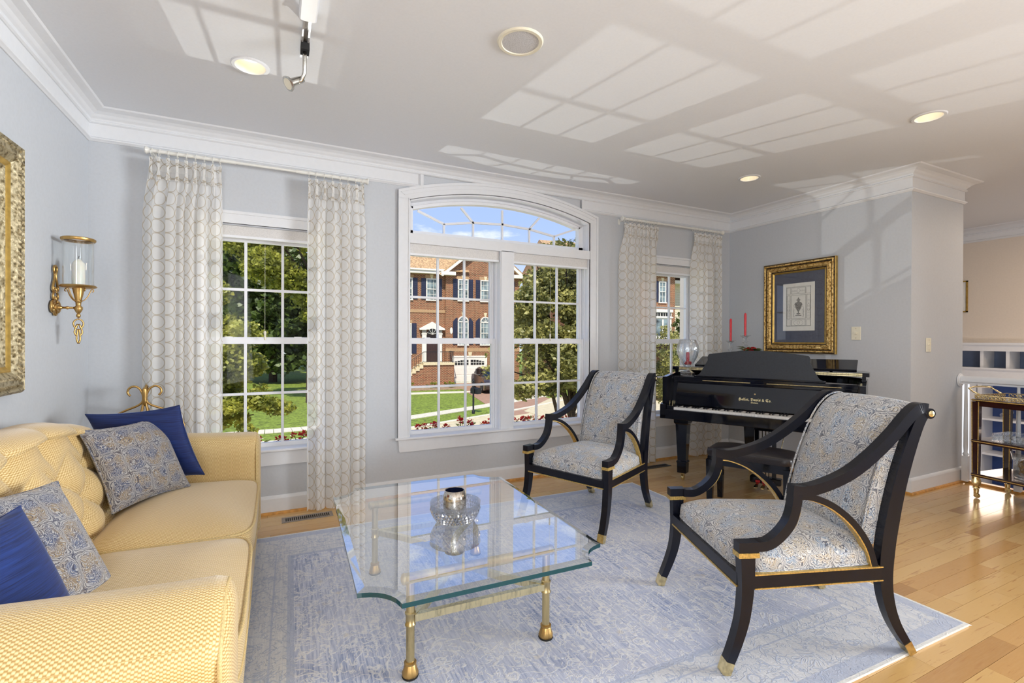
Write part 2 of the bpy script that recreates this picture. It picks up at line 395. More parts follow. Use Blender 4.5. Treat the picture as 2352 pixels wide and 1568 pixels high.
def rugm():
    M = Mt('faded_blue_rug'); v = M.co('UV'); s_ = M.n('ShaderNodeSeparateXYZ', {0: v}); L, W_ = 3.05, 2.29
    bx = M.math('MINIMUM', s_, M.math('SUBTRACT', L, s_)); by = M.math('MINIMUM', (s_, 1), M.math('SUBTRACT', W_, (s_, 1))); b = M.math('MINIMUM', bx, by)
    st = M.noise(M.co('UV', (95, 5, 1)), 1, 5, .7); big = M.noise(v, 2.0, 4, .6); fine = M.noise(v, 110, 3)
    vine = M.noise(v, 6.0, 3, .6, .7); vine2 = M.noise(v, 17, 3, .6, .6); vor = M.n('ShaderNodeTexVoronoi', {0: v, 'Scale': 5.5}, feature='F1')
    l1 = M.ramp(M.math('ABSOLUTE', M.math('SUBTRACT', vine, .5)), [(.002, 1.), (.018, 0.)]); l2 = M.ramp(M.math('ABSOLUTE', M.math('SUBTRACT', vine2, .52)), [(.004, 1.), (.030, 0.)])
    l3 = M.ramp(M.math('ABSOLUTE', M.math('SUBTRACT', M.math('MULTIPLY_ADD', vine2, .18, vor), .25)), [(.01, 1.), (.024, 0.)])
    blue = M.mix(M.ramp(st, [(.36, 0.), (.62, 1.)]), (.16, .22, .42), (.60, .63, .74))
    blue = M.mix(M.ramp(big, [(.38, 0.), (.68, .7)]), blue, (.66, .67, .74))
    lines = M.math('MAXIMUM', M.math('MAXIMUM', l1, l2), l3)
    field = M.mix(M.math('MULTIPLY', lines, .8), blue, (.78, .77, .76))
    beige = M.ramp(M.n('ShaderNodeTexVoronoi', {0: v, 'Scale': 9}, feature='F1'), [(.06, .5), (.17, 0.)]); field = M.mix(beige, field, (.62, .56, .48))
    pale = M.mix(M.ramp(st, [(.35, 0.), (.65, 1.)]), (.52, .54, .60), (.69, .69, .70)); bord = M.mix(M.math('MULTIPLY', lines, .7), pale, (.32, .38, .53))
    inb = M.ramp(b, [(0, 0.), (.34, 1.)], 'CONSTANT'); c = M.mix(inb, bord, field)
    stripe = M.math('MAXIMUM', M.math('LESS_THAN', M.math('ABSOLUTE', M.math('SUBTRACT', b, .345)), .014), M.math('LESS_THAN', M.math('ABSOLUTE', M.math('SUBTRACT', b, .045)), .032))
    stripe = M.math('MAXIMUM', stripe, M.math('LESS_THAN', M.math('ABSOLUTE', M.math('SUBTRACT', b, .27)), .004))
    c = M.mix(M.math('MULTIPLY', stripe, .7), c, (.38, .43, .57)); edge = M.math('LESS_THAN', b, .014); c = M.mix(edge, c, (.74, .73, .70))
    h = M.math('ADD', fine, M.math('MULTIPLY', lines, .5))
    return M.bsdf(c, .95, bump=h, bd=.003, Sheen_Weight=.2)
m_rug = rugm()
m_fringe = simple('rug_fringe', (.74, .73, .69), .95, nscale=60, amt=.1)
def brickm(name, c1, c2, mort, sc=1.0):
    M = Mt(name); v = M.co('UV'); b = M.n('ShaderNodeTexBrick', {0: v, 'Color1': (*c1, 1), 'Color2': (*c2, 1), 'Mortar': (*mort, 1), 'Scale': 1.0, 'Mortar Size': .013, 'Brick Width': .215*sc, 'Row Height': .080*sc})
    n = M.noise(v, 3, 4); return M.bsdf(M.mix(M.math('MULTIPLY', n, .15), b, (.17, .055, .025)), .85)
m_brick = brickm('red_brick', (.27, .068, .030), (.11, .028, .016), (.50, .34, .19))
m_paver = brickm('driveway_pavers', (.50, .30, .20), (.40, .24, .16), (.30, .18, .12), 1.0)
m_soldier = brickm('soldier_brick', (.40, .15, .06), (.25, .075, .035), (.60, .45, .25), .6)
m_shingle = simple('roof_shingles', (.52, .33, .17), .9, nscale=8, amt=.2, bd=.01)
m_siding = simple('cream_siding', (.72, .64, .47), .7, nscale=10, amt=.04)
m_extwhite = simple('exterior_white_trim', (.82, .78, .70), .6, nscale=10, amt=.02)
m_cream = simple('cream_stone', (.78, .66, .42), .8, nscale=14, amt=.06)
m_shutter = simple('navy_shutter', (.018, .022, .055), .5, nscale=30, amt=.06)
m_extglass = simple('house_window_glass', (.22, .28, .29), .08, nscale=2, amt=.3)
m_darkdoor = simple('dark_wood_door', (.045, .018, .014), .4, nscale=8, amt=.1)
m_iron = simple('black_iron', (.010, .011, .014), .5, nscale=40)
m_grass = simple('lawn_grass', (.20, .27, .03), .95, nscale=9, amt=.22, bd=.03)
m_concrete = simple('pale_concrete', (.62, .53, .34), .9, nscale=6, amt=.05)
m_walk = simple('sidewalk_concrete', (.70, .64, .50), .9, nscale=6, amt=.04)
m_mulch = simple('mulch_bed', (.36, .25, .15), .95, nscale=14, amt=.2, bd=.03)
m_bark = simple('tree_bark', (.09, .06, .04), .9, nscale=20, amt=.2, bd=.01)
def leafm(name, a, b, tr=.4):
    M = Mt(name); n = M.noise(M.co(), 2.2, 5, .7); c = M.ramp(n, [(.36, a), (.64, b)])
    d = M.n('ShaderNodeBsdfPrincipled', {'Base Color': c, 'Roughness': .45}); t = M.n('ShaderNodeBsdfTranslucent', {0: c}); x = M.n('ShaderNodeMixShader', {0: tr, 1: d, 2: t})
    M.t.links.new(x.outputs[0], M.out.inputs[0]); return M.m
m_leaf_y = leafm('yellow_green_leaves', (.10, .13, .010), (.60, .58, .10))
m_leaf_o = leafm('olive_leaves', (.06, .075, .012), (.58, .53, .17), .3)
m_leaf_d = leafm('dark_leaves', (.02, .04, .008), (.13, .19, .03), .25)
m_petal_r = leafm('red_petals', (.42, .01, .015), (.85, .05, .04), .3)
m_petal_p = leafm('coral_petals', (.80, .07, .05), (.95, .22, .12), .3)
m_carbrown = simple('bronze_car_paint', (.045, .032, .024), .18, nscale=4, amt=.05, Coat_Weight=.7)
m_cargold = simple('champagne_car_paint', (.72, .60, .33), .25, nscale=4, amt=.03, Coat_Weight=.7)
m_cargrey = simple('grey_car_paint', (.20, .20, .20), .25, nscale=4, amt=.03, Coat_Weight=.7)
m_carglass = simple('car_glass', (.012, .016, .018), .06, nscale=2)
m_tyre = simple('tyre_rubber', (.018, .018, .018), .8, nscale=30)
m_alloy = simple('alloy_wheel', (.60, .58, .54), .3, .6, nscale=30)
m_paper = simple('print_paper', (.80, .79, .74), .8, nscale=20, amt=.015)
m_mat = simple('grey_blue_mount', (.075, .085, .13), .85, nscale=150, amt=.12)
m_ink = simple('print_ink', (.09, .085, .08), .8, nscale=120, amt=.3)
m_inkgrey = simple('print_ink_grey', (.30, .29, .27), .8, nscale=160, amt=.35)
m_redpaint = simple('painting_red', (.22, .03, .03), .6, nscale=6, amt=.3)
m_mahog = simple('dark_mahogany', (.035, .010, .008), .15, nscale=12, amt=.1, Coat_Weight=.5)
m_bluewall = simple('cabinet_blue_back', (.02, .055, .20), .5, nscale=8, amt=.05)
m_bluegrey = simple('blue_grey_back', (.16, .21, .33), .5, nscale=8, amt=.05)
def emis(name, col, st):
    M = Mt(name); e_ = M.n('ShaderNodeEmission', {0: (*col, 1), 1: st}); M.t.links.new(e_.outputs[0], M.out.inputs[0]); return M.m
m_bulb = emis('lit_downlight_lens', (1, .93, .78), 3.2)
m_reflector = simple('downlight_reflector', (.84, .76, .62), .35, nscale=20, amt=.01)

# ================================================================== SETTING
X0, X1, YW, Y2, X2, ZC = -1.045, 4.65, 3.832, 2.08, 5.52, 2.665
YB, XF, YE, ZL = -3.6, 7.9, 5.2, -1.35       # rear wall, far wall of the lower room, its end wall, its floor
ST = dict(kind='structure')
def struct(name, g, m, parent=None, **k):
    return part(name, g, m, parent, kind='structure' if parent is None else None, **k)

# window wall with its openings (window 1, centre pair + arch, window 3)
W1 = (-.488, .337); WC = (.961, 2.712); W3 = (3.325, 4.150); SILL, HEAD = .447, 2.035
def arcz(x, cx=1.8365, half=.8755, z0=2.37, sag=.133):
    r = (half*half+sag*sag)/(2*sag); return z0+sag-r+math.sqrt(max(0, r*r-(x-cx)**2))
g = G(); yo = YW+.20
for a, b in ((X0-.15, W1[0]), (W1[1], WC[0]), (WC[1], W3[0]), (W3[1], X2)): g.box(a, YW, -2.0, b, yo, ZC)
for a, b in (W1, WC, W3): g.box(a, YW, -2.0, b, yo, SILL)
for a, b in (W1, W3): g.box(a, YW, HEAD, b, yo, ZC)
n = 24; xs = [WC[0]+(WC[1]-WC[0])*i/n for i in range(n+1)]
for a, b in zip(xs, xs[1:]): g.prism([(a, arcz(a)), (b, arcz(b)), (b, ZC), (a, ZC)], YW, yo)
g.box(X0-.3, yo, -2.05, X1+3.4, yo+.02, -.02)
struct('wall_front', g, m_wall)
g = G().box(X0-.15, YB, 0, X0, YW, ZC); struct('wall_left', g, m_wall)
g = G().box(X1, Y2, -.3, X2, YW, ZC); struct('wall_right', g, m_wall)
g = G().box(X0-.15, YB-.15, ZL, XF+.15, YB, ZC); struct('wall_rear', g, m_wall)
g = G().box(XF, YB, 1.225, XF+.12, YE, ZC).box(XF+.3, YB, ZL, XF+.42, YE, 1.3); struct('wall_far', g, m_warmwall)
g = G().box(X2-.01, YE, ZL, XF+.42, YE+.12, ZC).box(X2-.12, YW+.2, ZL, X2-.01, YE+.12, ZC); struct('wall_end', g, m_warmwall)
g = G().box(X2-.02, YB, ZL-.1, XF+.42, YE, ZL); struct('floor_lower_room', g, m_subfloor)
# hardwood floor: sub floor slab and planks one by one
floor = struct('floor', G().box(X0, YB, -.3, X2, YW, -.0025), m_subfloor)
PW = .083
def plank_mesh(L):
    c = .0012; g = G(); a, b, h = L/2-.0006, PW/2-.0007, 0.0
    g.box(-a, -b, -.006, a, b, 0)
    return mesh('plank', g, m_plank)
lens = [.45, .62, .8, 1.0, 1.22]; pm = [plank_mesh(L) for L in lens]; rnd = random.Random(11); far = G(); npl = 0
yy = YW-PW/2
while yy > -.2:
    x = X0-rnd.random()*.5
    while x < X2:
        k = rnd.randrange(5); L = lens[k]; cx_ = x+L/2; x += L
        hidden = (-.25 < cx_-L/2 and cx_+L/2 < 2.6 and 1.15 < yy < 3.25) or cx_+L/2 < -.1 or yy < cx_*-.0+.28*(2.6-cx_) and yy < 1.0 or (yy < .95 and cx_+L/2 < 1.7) or yy < .2
        if cx_-L/2 > X2-.1: continue
        if hidden or npl >= 298:
            a0, a1 = max(X0, cx_-L/2+.0006), min(X2, cx_+L/2-.0006)
            far.box(a0, yy-PW/2+.0005, -.006, a1, yy+PW/2-.0005, -.0001)
        else:
            x_end = cx_+L/2
            if x_end > X2: Lt = X2-(cx_-L/2); me_ = plank_mesh(Lt); cxx = cx_-L/2+Lt/2
            else: me_ = pm[k]; cxx = cx_
            o = bpy.data.objects.new('plank', me_); C.objects.link(o); o.location = (cxx, yy, 0); o.parent = floor; npl += 1
    yy -= PW
yy2 = yy
rows = G()
while yy2 > YB:
    rows.box(X0, yy2-PW/2+.0005, -.006, X2, yy2+PW/2-.0005, -.0001); yy2 -= PW
far.merge(rows)
part('planks_elsewhere', far, m_plank, floor, kind='stuff')

# crown moulding, frieze, baseboards
outline = [(X0, YB), (X0, YW), (X1, YW), (X1, Y2), (X2, Y2), (X2, YW+.9)]
def rev(p): return list(reversed(p))
crownp = [(0, 2.583), (.014, 2.583), (.022, 2.589), (.022, 2.597), (.013, 2.603), (.018, 2.612), (.030, 2.622), (.040, 2.634), (.060, 2.646), (.085, 2.652), (.098, 2.656), (.105, 2.6645), (0, 2.6645)]
struct('trim_1', G().sweep2d(outline, [(-o, z) for o, z in crownp]), m_trim, label='crown moulding')
bead = [(0, 2.474), (.006, 2.474), (.012, 2.480), (.020, 2.486), (.022, 2.492), (.014, 2.498), (.008, 2.502), (.008, 2.584), (0, 2.584)]
g = G().sweep2d([(X0, YB), (X0, YW), (1.072, YW)], [(-o, z) for o, z in bead]).sweep2d([(2.612, YW), (X1, YW), (X1, Y2), (X2, Y2), (X2, YW+.9)], [(-o, z) for o, z in bead])
for x, s in ((1.072, -1), (2.612, 1)): g.prism([(x, 2.474), (x+s*.026, 2.490), (x+s*.026, 2.584), (x, 2.584)], YW-.022, YW)
struct('trim_2', g, m_trim, label='flat frieze band with lower bead under the crown')
g = G().sweep2d([(XF, YE), (XF, YB)], [(-o, z) for o, z in crownp]).sweep2d([(XF, YE), (XF, YB)], [(-o, z+.02) for o, z in bead])
struct('trim_3', g.tf(Matrix.Identity(4)), m_trim)
basep = [(0, .0), (.015, .0), (.015, .092), (.011, .104), (.005, .112), (0, .114)]; shoep = [(.015, 0), (.030, 0), (.029, .008), (.024, .015), (.015, .018)]
def base(name, path):
    struct(name, G().sweep2d(path, [(-o, z+.017) for o, z in basep]), m_trim)
    return struct(name.replace('baseboard', 'trim_shoe'), G().sweep2d(path, [(-o, z) for o, z in shoep]), m_shoe)
base('baseboard_left', [(X0, YB), (X0, YW-.001)])
base('baseboard_front', [(X0+.016, YW), (X1-.016, YW)])
base('baseboard_right', [(X1, YW-.016), (X1, Y2), (X2-.005, Y2)])
# edge of the floor above the lower room
g = G().box(X2-.03, YB, -.3, X2, Y2-.02, 0.0).box(X2-.035, YB, 0, X2+.015, Y2-.032, .02); struct('trim_4', g, m_shoe, label='oak nosing along the floor edge')
g = G().box(X2, YB, -.32, X2+.02, Y2, -.004); struct('trim_5', g, m_trim)

# ---- windows
def sash(win, xa, xb, za, zb, y, st=.034, cols=3, rows=1, d=.035, rail_top=None, rail_bot=None):
    rt = rail_top or st; rb = rail_bot or st
    g = G().box(xa-st, y, za-rb, xa, y+d, zb+rt).box(xb, y, za-rb, xb+st, y+d, zb+rt).box(xa, y, za-rb, xb, y+d, za).box(xa, y, zb, xb, y+d, zb+rt)
    g.box(xa-st+.004, y-.006, za-rb, xa-.012, y, zb+rt).box(xb+.012, y-.006, za-rb, xb+st-.004, y, zb+rt)
    part('sash', g, m_sash, win)
    mw = .009
    for i in range(1, cols):
        x = xa+(xb-xa)*i/cols; part('muntin', G().box(x-mw, y+.006, za, x+mw, y+.026, zb), m_sash, win)
    for j in range(1, rows+1):
        z = za+(zb-za)*j/(rows+1); part('muntin', G().box(xa, y+.007, z-mw, xb, y+.025, z+mw), m_sash, win)
    for i in range(cols):
        for j in range(rows+1):
            a = xa+(xb-xa)*i/cols; b = xa+(xb-xa)*(i+1)/cols; c = za+(zb-za)*j/(rows+1); e = za+(zb-za)*(j+1)/(rows+1)
            part('pane', G().box(a, y+.0145, c, b, y+.0175, e), m_pane, win)
def double_hung(win, cx, open_a, open_b, gw=.3595):
    xa, xb = cx-gw, cx+gw
    sash(win, xa, xb, 1.262, 1.945, YW+.112, rail_bot=.03)
    sash(win, xa, xb, .497, 1.214, YW+.074, rail_top=.044, rail_bot=.034)
    # tilt latches on the meeting rail and sash lock
    g = G(); 
    for s in (-.62, .62): g.box(cx+s*gw-.025, YW+.078, 1.258, cx+s*gw+.025, YW+.10, 1.266)
    part('sash_lock', g, m_sash, win)
    # vinyl frame and jamb liners
    f = G().box(open_a, YW+.066, SILL+.015, xa-.034, YW+.15, HEAD).box(xb+.034, YW+.066, SILL+.015, open_b, YW+.15, HEAD).box(open_a, YW+.05, SILL, open_b, YW+.2, .463).box(open_a, YW+.066, 1.979, open_b, YW+.15, HEAD)
    f.box(open_a, YW-.002, SILL, open_a+.008, YW+.07, HEAD).box(open_b-.008, YW-.002, SILL, open_b, YW+.07, HEAD)
    part('window_frame', f, m_sash, win)
def shade(win, a, b, ztop, zbot):
    s = part('roller_shade', G().box(a+.012, YW+.018, zbot+.014, b-.012, YW+.026, ztop), m_shade, win)
    part('bottom_rail', G().box(a+.012, YW+.013, zbot-.002, b-.012, YW+.033, zbot+.014), m_sash, s)
def pull(win, x, z, y=YW+.03):
    g = G().tube([(x, y, z), (x, y, z+.62)], .0009, 5).lathe([(.002, 0), (.007, .006), (.008, .02), (.0055, .033), (.009, .05), (.0085, .062), (.006, .066)], (x, y, z-.06), 10)
    part('shade_pull', g, m_ivory, win)
def casing_v(g, x, side, z0, z1, w=.088):
    # stepped casing: inner bead, flat, outer band; side = direction away from the opening
    g.box(x, YW-.014, z0, x+side*w, YW+.001, z1).box(x, YW-.018, z0, x+side*.010, YW, z1).box(x+side*(w-.018), YW-.021, z0, x+side*w, YW, z1)
def stool(win, a, b, ap_drop=.084):
    g = G().prism([(YW+.07, .448), (YW-.036, .448), (YW-.042, .453), (YW-.042, .463), (YW-.038, .466), (YW+.07, .468)], a-.022, b+.022, 'x')
    part('window_sill', g, m_trim, win)
    n2 = G().prism([(a, .448), (b, .448), (b-.006, .44), (b-.010, .36), (b-.016, .350), (a+.016, .350), (a+.010, .36), (a+.006, .44)], YW-.016, YW)
    part('apron', n2, m_trim, win)
for nm, (a, b), lab in (('window_1', W1, 0), ('window_3', W3, 1)):
    win = thing(nm, ((a+b)/2, YW, SILL)); win['kind'] = 'structure'
    cx = (a+b)/2; double_hung(win, cx, a, b); shade(win, a, b, 2.046, 1.955)
    g = G(); casing_v(g, a, -1, .466, 2.045); casing_v(g, b, 1, .466, 2.045)
    g.box(a-.088, YW-.016, 2.045, b+.088, YW, 2.128).box(a-.094, YW-.024, 2.110, b+.094, YW, 2.130).box(a-.088, YW-.019, 2.045, b+.088, YW, 2.056)
    part('casing', g, m_trim, win); stool(win, a-.088, b+.088)
    if nm == 'window_1': pull(win, cx+.005, 1.30)
# centre pair with the arched transom
win = thing('window_2', (1.8365, YW, SILL)); win['kind'] = 'structure'
double_hung(win, 1.3575, WC[0], 1.772); double_hung(win, 2.303, 1.893, WC[1])
shade(win, WC[0], 1.772, 2.025, 1.935); shade(win, 1.893, WC[1], 2.025, 1.935); pull(win, 2.295, 1.30)
g = G(); casing_v(g, WC[0], -1, .466, 2.375, .092); casing_v(g, WC[1], 1, .466, 2.375, .092)
for x, sd in ((WC[0], -1), (WC[1], 1)): g.prism([(x, 2.374), (x+sd*.092, 2.374), (x+sd*.092, 2.436)], YW-.014, YW).prism([(x+sd*.074, 2.374), (x+sd*.092, 2.374), (x+sd*.092, 2.438), (x+sd*.074, 2.426)], YW-.021, YW)
g.box(1.772, YW-.012, .466, 1.893, YW+.15, 2.03).box(WC[0], YW-.012, 2.025, WC[1], YW+.15, 2.105)
part('casing', g, m_trim, win)
def arch_band(off0, off1, y0, y1, cx, half, z0, sag, ext=True, n=40, zfloor=None):
    """band following the arch, between radial offsets off0 and off1"""
    r = (half*half+sag*sag)/(2*sag); zc = z0+sag-r; rings = []
    x0_, x1_ = cx-half, cx+half
    for i in range(n+1):
        t = i/n
        def pt(off):
            xa, xb = x0_-off, x1_+off; x = xa+(xb-xa)*t; rr = r+off
            return x, zc+math.sqrt(rr*rr-(x-cx)**2)
        a = pt(off0); b = pt(off1)
        rings.append([(a[0], y0, a[1]), (a[0], y1, a[1]), (b[0], y1, b[1]), (b[0], y0, b[1])])
    return G().loft(rings)
A0 = dict(cx=1.8365, half=.8755, z0=2.372, sag=.133)
g = arch_band(0, .070, YW-.014, YW+.001, **A0).merge(arch_band(0, .010, YW-.018, YW, **A0)).merge(arch_band(.070, .092, YW-.021, YW, **A0)).merge(arch_band(.040, .046, YW-.017, YW, **A0))
part('arch_casing', g, m_trim, win)
part('arch_frame', arch_band(-.012, 0, YW, YW+.16, **A0).merge(arch_band(-.06, -.012, YW+.10, YW+.16, **A0)).merge(arch_band(-.036, -.03, YW+.085, YW+.1, **A0)).box(WC[0], YW, 2.105, WC[0]+.010, YW+.16, 2.378).box(WC[1]-.010, YW, 2.105, WC[1], YW+.16, 2.378).box(WC[0], YW+.1, 2.105, WC[0]+.055, YW+.16, 2.36).box(WC[1]-.055, YW+.1, 2.105, WC[1], YW+.16, 2.36).box(WC[0], YW+.1, 2.105, WC[1], YW+.16, 2.152), m_sash, win)
def gz(x): return arcz(x, 1.8365, .835, 2.310, .112)
inner = [(1.02, 2.152+.035), (1.291, 2.238), (1.559, 2.279), (1.842, 2.295), (2.12, 2.281), (2.39, 2.240), (2.65, 2.19)]
outr = [None, (1.062, gz(1.062)), (1.445, gz(1.445)), (1.842, gz(1.842)), (2.228, gz(2.228)), (2.612, gz(2.612))]
def stick(a, b, w=.009, y=YW+.118):
    d = Vector((b[0]-a[0], b[1]-a[1])); d.normalize(); nx, nz_ = -d.y*w, d.x*w
    return G().prism([(a[0]+nx, a[1]+nz_), (b[0]+nx, b[1]+nz_), (b[0]-nx, b[1]-nz_), (a[0]-nx, a[1]-nz_)], y, y+.018)
for i in range(1, 6):
    part('muntin', stick((inner[i][0], 2.152), inner[i]), m_sash, win); part('muntin', stick(inner[i], outr[i]), m_sash, win)
    if i < 5: part('muntin', stick(inner[i], inner[i+1]), m_sash, win)
def poly_pane(p): part('pane', G().prism(p, YW+.1265, YW+.1295), m_pane, win)
poly_pane([(1.0, 2.152), (1.291, 2.152), inner[1], outr[1], (1.0, gz(1.0)-.01)])
poly_pane([(2.39, 2.152), (2.67, 2.152), (2.67, gz(2.67)-.01), outr[5], inner[5]])
for i in range(1, 5):
    poly_pane([(inner[i][0], 2.152), (inner[i+1][0], 2.152), inner[i+1], inner[i]])
    m0, m1 = outr[i], outr[i+1]; xm = (m0[0]+m1[0])/2
    poly_pane([inner[i], inner[i+1], m1, (xm, gz(xm)), m0])
stool(win, .869, 2.804)

# ---- recessed ceiling lights, ceiling loudspeaker, track light
for i, (x, y, lb) in enumerate(((-.121, 2.844, 'recessed ceiling downlight near the left wall corner, beside the track spotlight'), (3.70, 2.85, 'smaller looking recessed downlight in the ceiling by the far right window corner'), (3.695, 1.565, 'recessed ceiling downlight above the front right armchair near the wall end'))):
    t = thing('recessed_downlight', (x, y, ZC), 0, lb, 'light', 'recessed ceiling downlights')
    part('trim_ring', G().lathe([(.070, 0), (.072, -.006), (.086, -.006), (.091, -.001), (.091, 0)], (0, 0, 0), 40, caps=False), m_trim, t, world=False, smooth=40)
    part('reflector', G().lathe([(.071, -.004), (.064, .03), (.055, .055)], (0, 0, 0), 40, caps=False), m_reflector, t, world=False, smooth=True)
    part('lens', G().lathe([(.056, .050), (.03, .044), (.001, .042)], (0, 0, 0), 40, caps=False), m_bulb, t, world=False, smooth=True)
    light('downlight', 'SPOT', (x, y, ZC-.012), (x, y, 0), 7, (1, .88, .68), spot_size=R(110), spot_blend=.6, shadow_soft_size=.04)
# holes in the ceiling for the cans: ceiling rebuilt below with square cut outs
holes = [(-.121, 2.844), (3.70, 2.85), (3.695, 1.565)]; g = G(); N = 32
def cell(x0, y0, x1, y1, hole=None):
    if hole is None: g.add([(x0, y0, ZC), (x1, y0, ZC), (x1, y1, ZC), (x0, y1, ZC)], [(0, 3, 2, 1)]); return
    hx, hy = hole; r = .074; vs = []; 
    for i in range(N):
        a = 2*pi*i/N; c_, s_ = cos(a), sin(a); k = .12/max(abs(c_), abs(s_)); vs += [(hx+r*c_, hy+r*s_, ZC), (hx+k*c_, hy+k*s_, ZC)]
    g.add(vs, [(2*i, 2*i+1, (2*i+3) % (2*N), (2*i+2) % (2*N)) for i in range(N)])
xs = sorted({X0-.15, X2-.15, XF+.42, -.121-.12, -.121+.12, 3.70-.12, 3.70+.12, 3.695-.12, 3.695+.12}); ys = sorted({YB-.15, YE+.12, YW+.2, 2.844-.12, 2.844+.12, 2.85-.12, 2.85+.12, 1.565-.12, 1.565+.12})
def inside(v, h): return h-.12-1e-6 <= v <= h+.12+1e-6
for a, b in zip(xs, xs[1:]):
    for c, d in zip(ys, ys[1:]):
        mx_, my_ = (a+b)/2, (c+d)/2
        if my_ > YW+.2 and mx_ < X2-.15 or any(inside(mx_, hx) and inside(my_, hy) for hx, hy in holes): continue
        cell(a, c, b, d)
for h in holes: cell(h[0]-.12, h[1]-.12, h[0]+.12, h[1]+.12, h)
g.box(X0-.15, YB-.15, ZC+.07, XF+.42, YW+.2, ZC+.2).box(X2-.15, YW+.2, ZC+.07, XF+.42, YE+.12, ZC+.2)
struct('ceiling', g, m_ceil)

t = thing('ceiling_speaker', (1.04, 2.037, ZC), 0, 'round flush ceiling loudspeaker with grey grille and cream ring', 'speaker')
part('bezel', G().lathe([(.086, -.002), (.090, -.008), (.104, -.008), (.110, -.001), (.110, 0)], (0, 0, 0), 48, caps=False), m_ivory, t, world=False, smooth=40)
M = Mt('speaker_grille'); v = M.n('ShaderNodeTexVoronoi', {0: M.co(), 'Scale': 260}); m_grille = M.bsdf(M.ramp(v, [(.2, (.42, .42, .43)), (.5, (.64, .64, .66))]), .6, bump=v, bd=.0006)
part('grille', G().lathe([(.089, -.004), (.045, -.0055), (.001, -.006)], (0, 0, 0), 48, caps=False), m_grille, t, world=False, smooth=True)

t = thing('track_light', (.121, 2.1, ZC), 0, 'clear rail track light on the ceiling with one small nickel spotlight', 'light')
g = G()
M = Mt('clear_track'); m_track = M.bsdf((.62, .63, .64), .15, .35)
for dx in (-.016, .010): g.box(dx, -.55, -.022, dx+.008, .50, -.002)
g.box(-.016, -.55, -.004, .018, .50, 0)
part('rail', g, m_track, t, world=False)
part('feed_box', G().cham(-.035, -.5, -.05, .035, .155, -.002, .006), m_trim, t, world=False)
part('track_block', G().box(-.018, .36, -.052, .020, .42, -.016), m_dark, t, world=False)
hd = part('spot_head', G().lathe([(.001, -.055), (.016, -.05), (.018, -.01), (.020, .02), (.033, .028), (.035, .034), (.030, .036)], (0, 0, 0), 24).tf(Matrix.Translation((-.045, .43, -.185)) @ Matrix.Rotation(R(-128), 4, 'Y') @ Matrix.Rotation(R(18), 4, 'X')), m_steel, t, world=False, smooth=40)
part('lamp_lens', G().lathe([(.026, .0365), (.012, .038), (.001, .038)], (0, 0, 0), 24, caps=False).tf(Matrix.Translation((-.045, .43, -.185)) @ Matrix.Rotation(R(-128), 4, 'Y') @ Matrix.Rotation(R(18), 4, 'X')), m_ivory, hd, world=False, smooth=True)
part('stem', G().tube([(0, .39, -.05), (0, .39, -.075), (0, .41, -.14), (-.012, .425, -.175), (-.03, .43, -.182)], .009, 8), m_steel, t, world=False, smooth=True)

# switches and floor registers
def plate(name, lab, M_, w_, h_, knob):
    t = thing(name, (0, 0, 0), 0, lab, 'switch'); t.matrix_world = M_; WM[t] = M_.copy()
    part('cover_plate', G().cham(-w_/2, -.006, -h_/2, w_/2, 0, h_/2, .002), m_ivory, t, world=False)
    if knob: part('dimmer_knob', G().lathe([(.012, 0), (.012, -.014), (.010, -.018), (.001, -.018)], (0, -.006, 0), 20, 'y'), m_ivory, t, world=False, smooth=40)
    else:
        for dx in (-.010, .010): part('toggle', G().box(dx-.004, -.016, .0, dx+.004, -.006, .016), m_ivory, t, world=False)
    for dz in (-.042, .042): part('screw', G().lathe([(.003, 0), (.003, -.0015), (.001, -.002)], (0, -.006, dz), 8, 'y'), m_brasscap, t, world=False)
plate('dimmer_switch', 'ivory dimmer switch with round knob beside the gold framed print', Matrix.Translation((X1-.0005, 2.492, 1.318)) @ Matrix.Rotation(R(-90), 4, 'Z'), .078, .118, True)
plate('light_switch', 'ivory two-toggle light switch on the end of the wall', Matrix.Translation((4.919, Y2-.0005, 1.218)), .078, .118, False)
def register(x0, x1, y0, y1, lab, mm):
    t = thing('floor_register', ((x0+x1)/2, (y0+y1)/2, 0), 0, lab, 'vent', 'floor heating registers')
    g = G().box(x0, y0, 0, x1, y0+.02, .004).box(x0, y1-.02, 0, x1, y1, .004).box(x0, y0+.02, 0, x0+.02, y1-.02, .004).box(x1-.02, y0+.02, 0, x1, y1-.02, .004)
    part('frame', g, mm, t); part('duct_opening', G().box(x0+.015, y0+.015, 0, x1-.015, y1-.015, .0008), m_dark, t)
    n = 22; s = G()
    for i in range(n+1):
        x = x0+.02+(x1-x0-.04)*i/n; s.box(x-.0028, y0+.018, .001, x+.0028, y1-.018, .0038)
    part('slats', s, mm, t)
m_reg = simple('register_taupe', (.33, .28, .24), .4, .3, nscale=60); m_reg2 = simple('register_dark', (.06, .05, .045), .45, .2, nscale=60)
register(.038, .367, 3.598, 3.703, 'taupe slotted floor register under the left window by the curtain hem', m_reg)
register(3.13, 3.535, 3.585, 3.672, 'dark floor register by the piano leg under the right window', m_reg2)

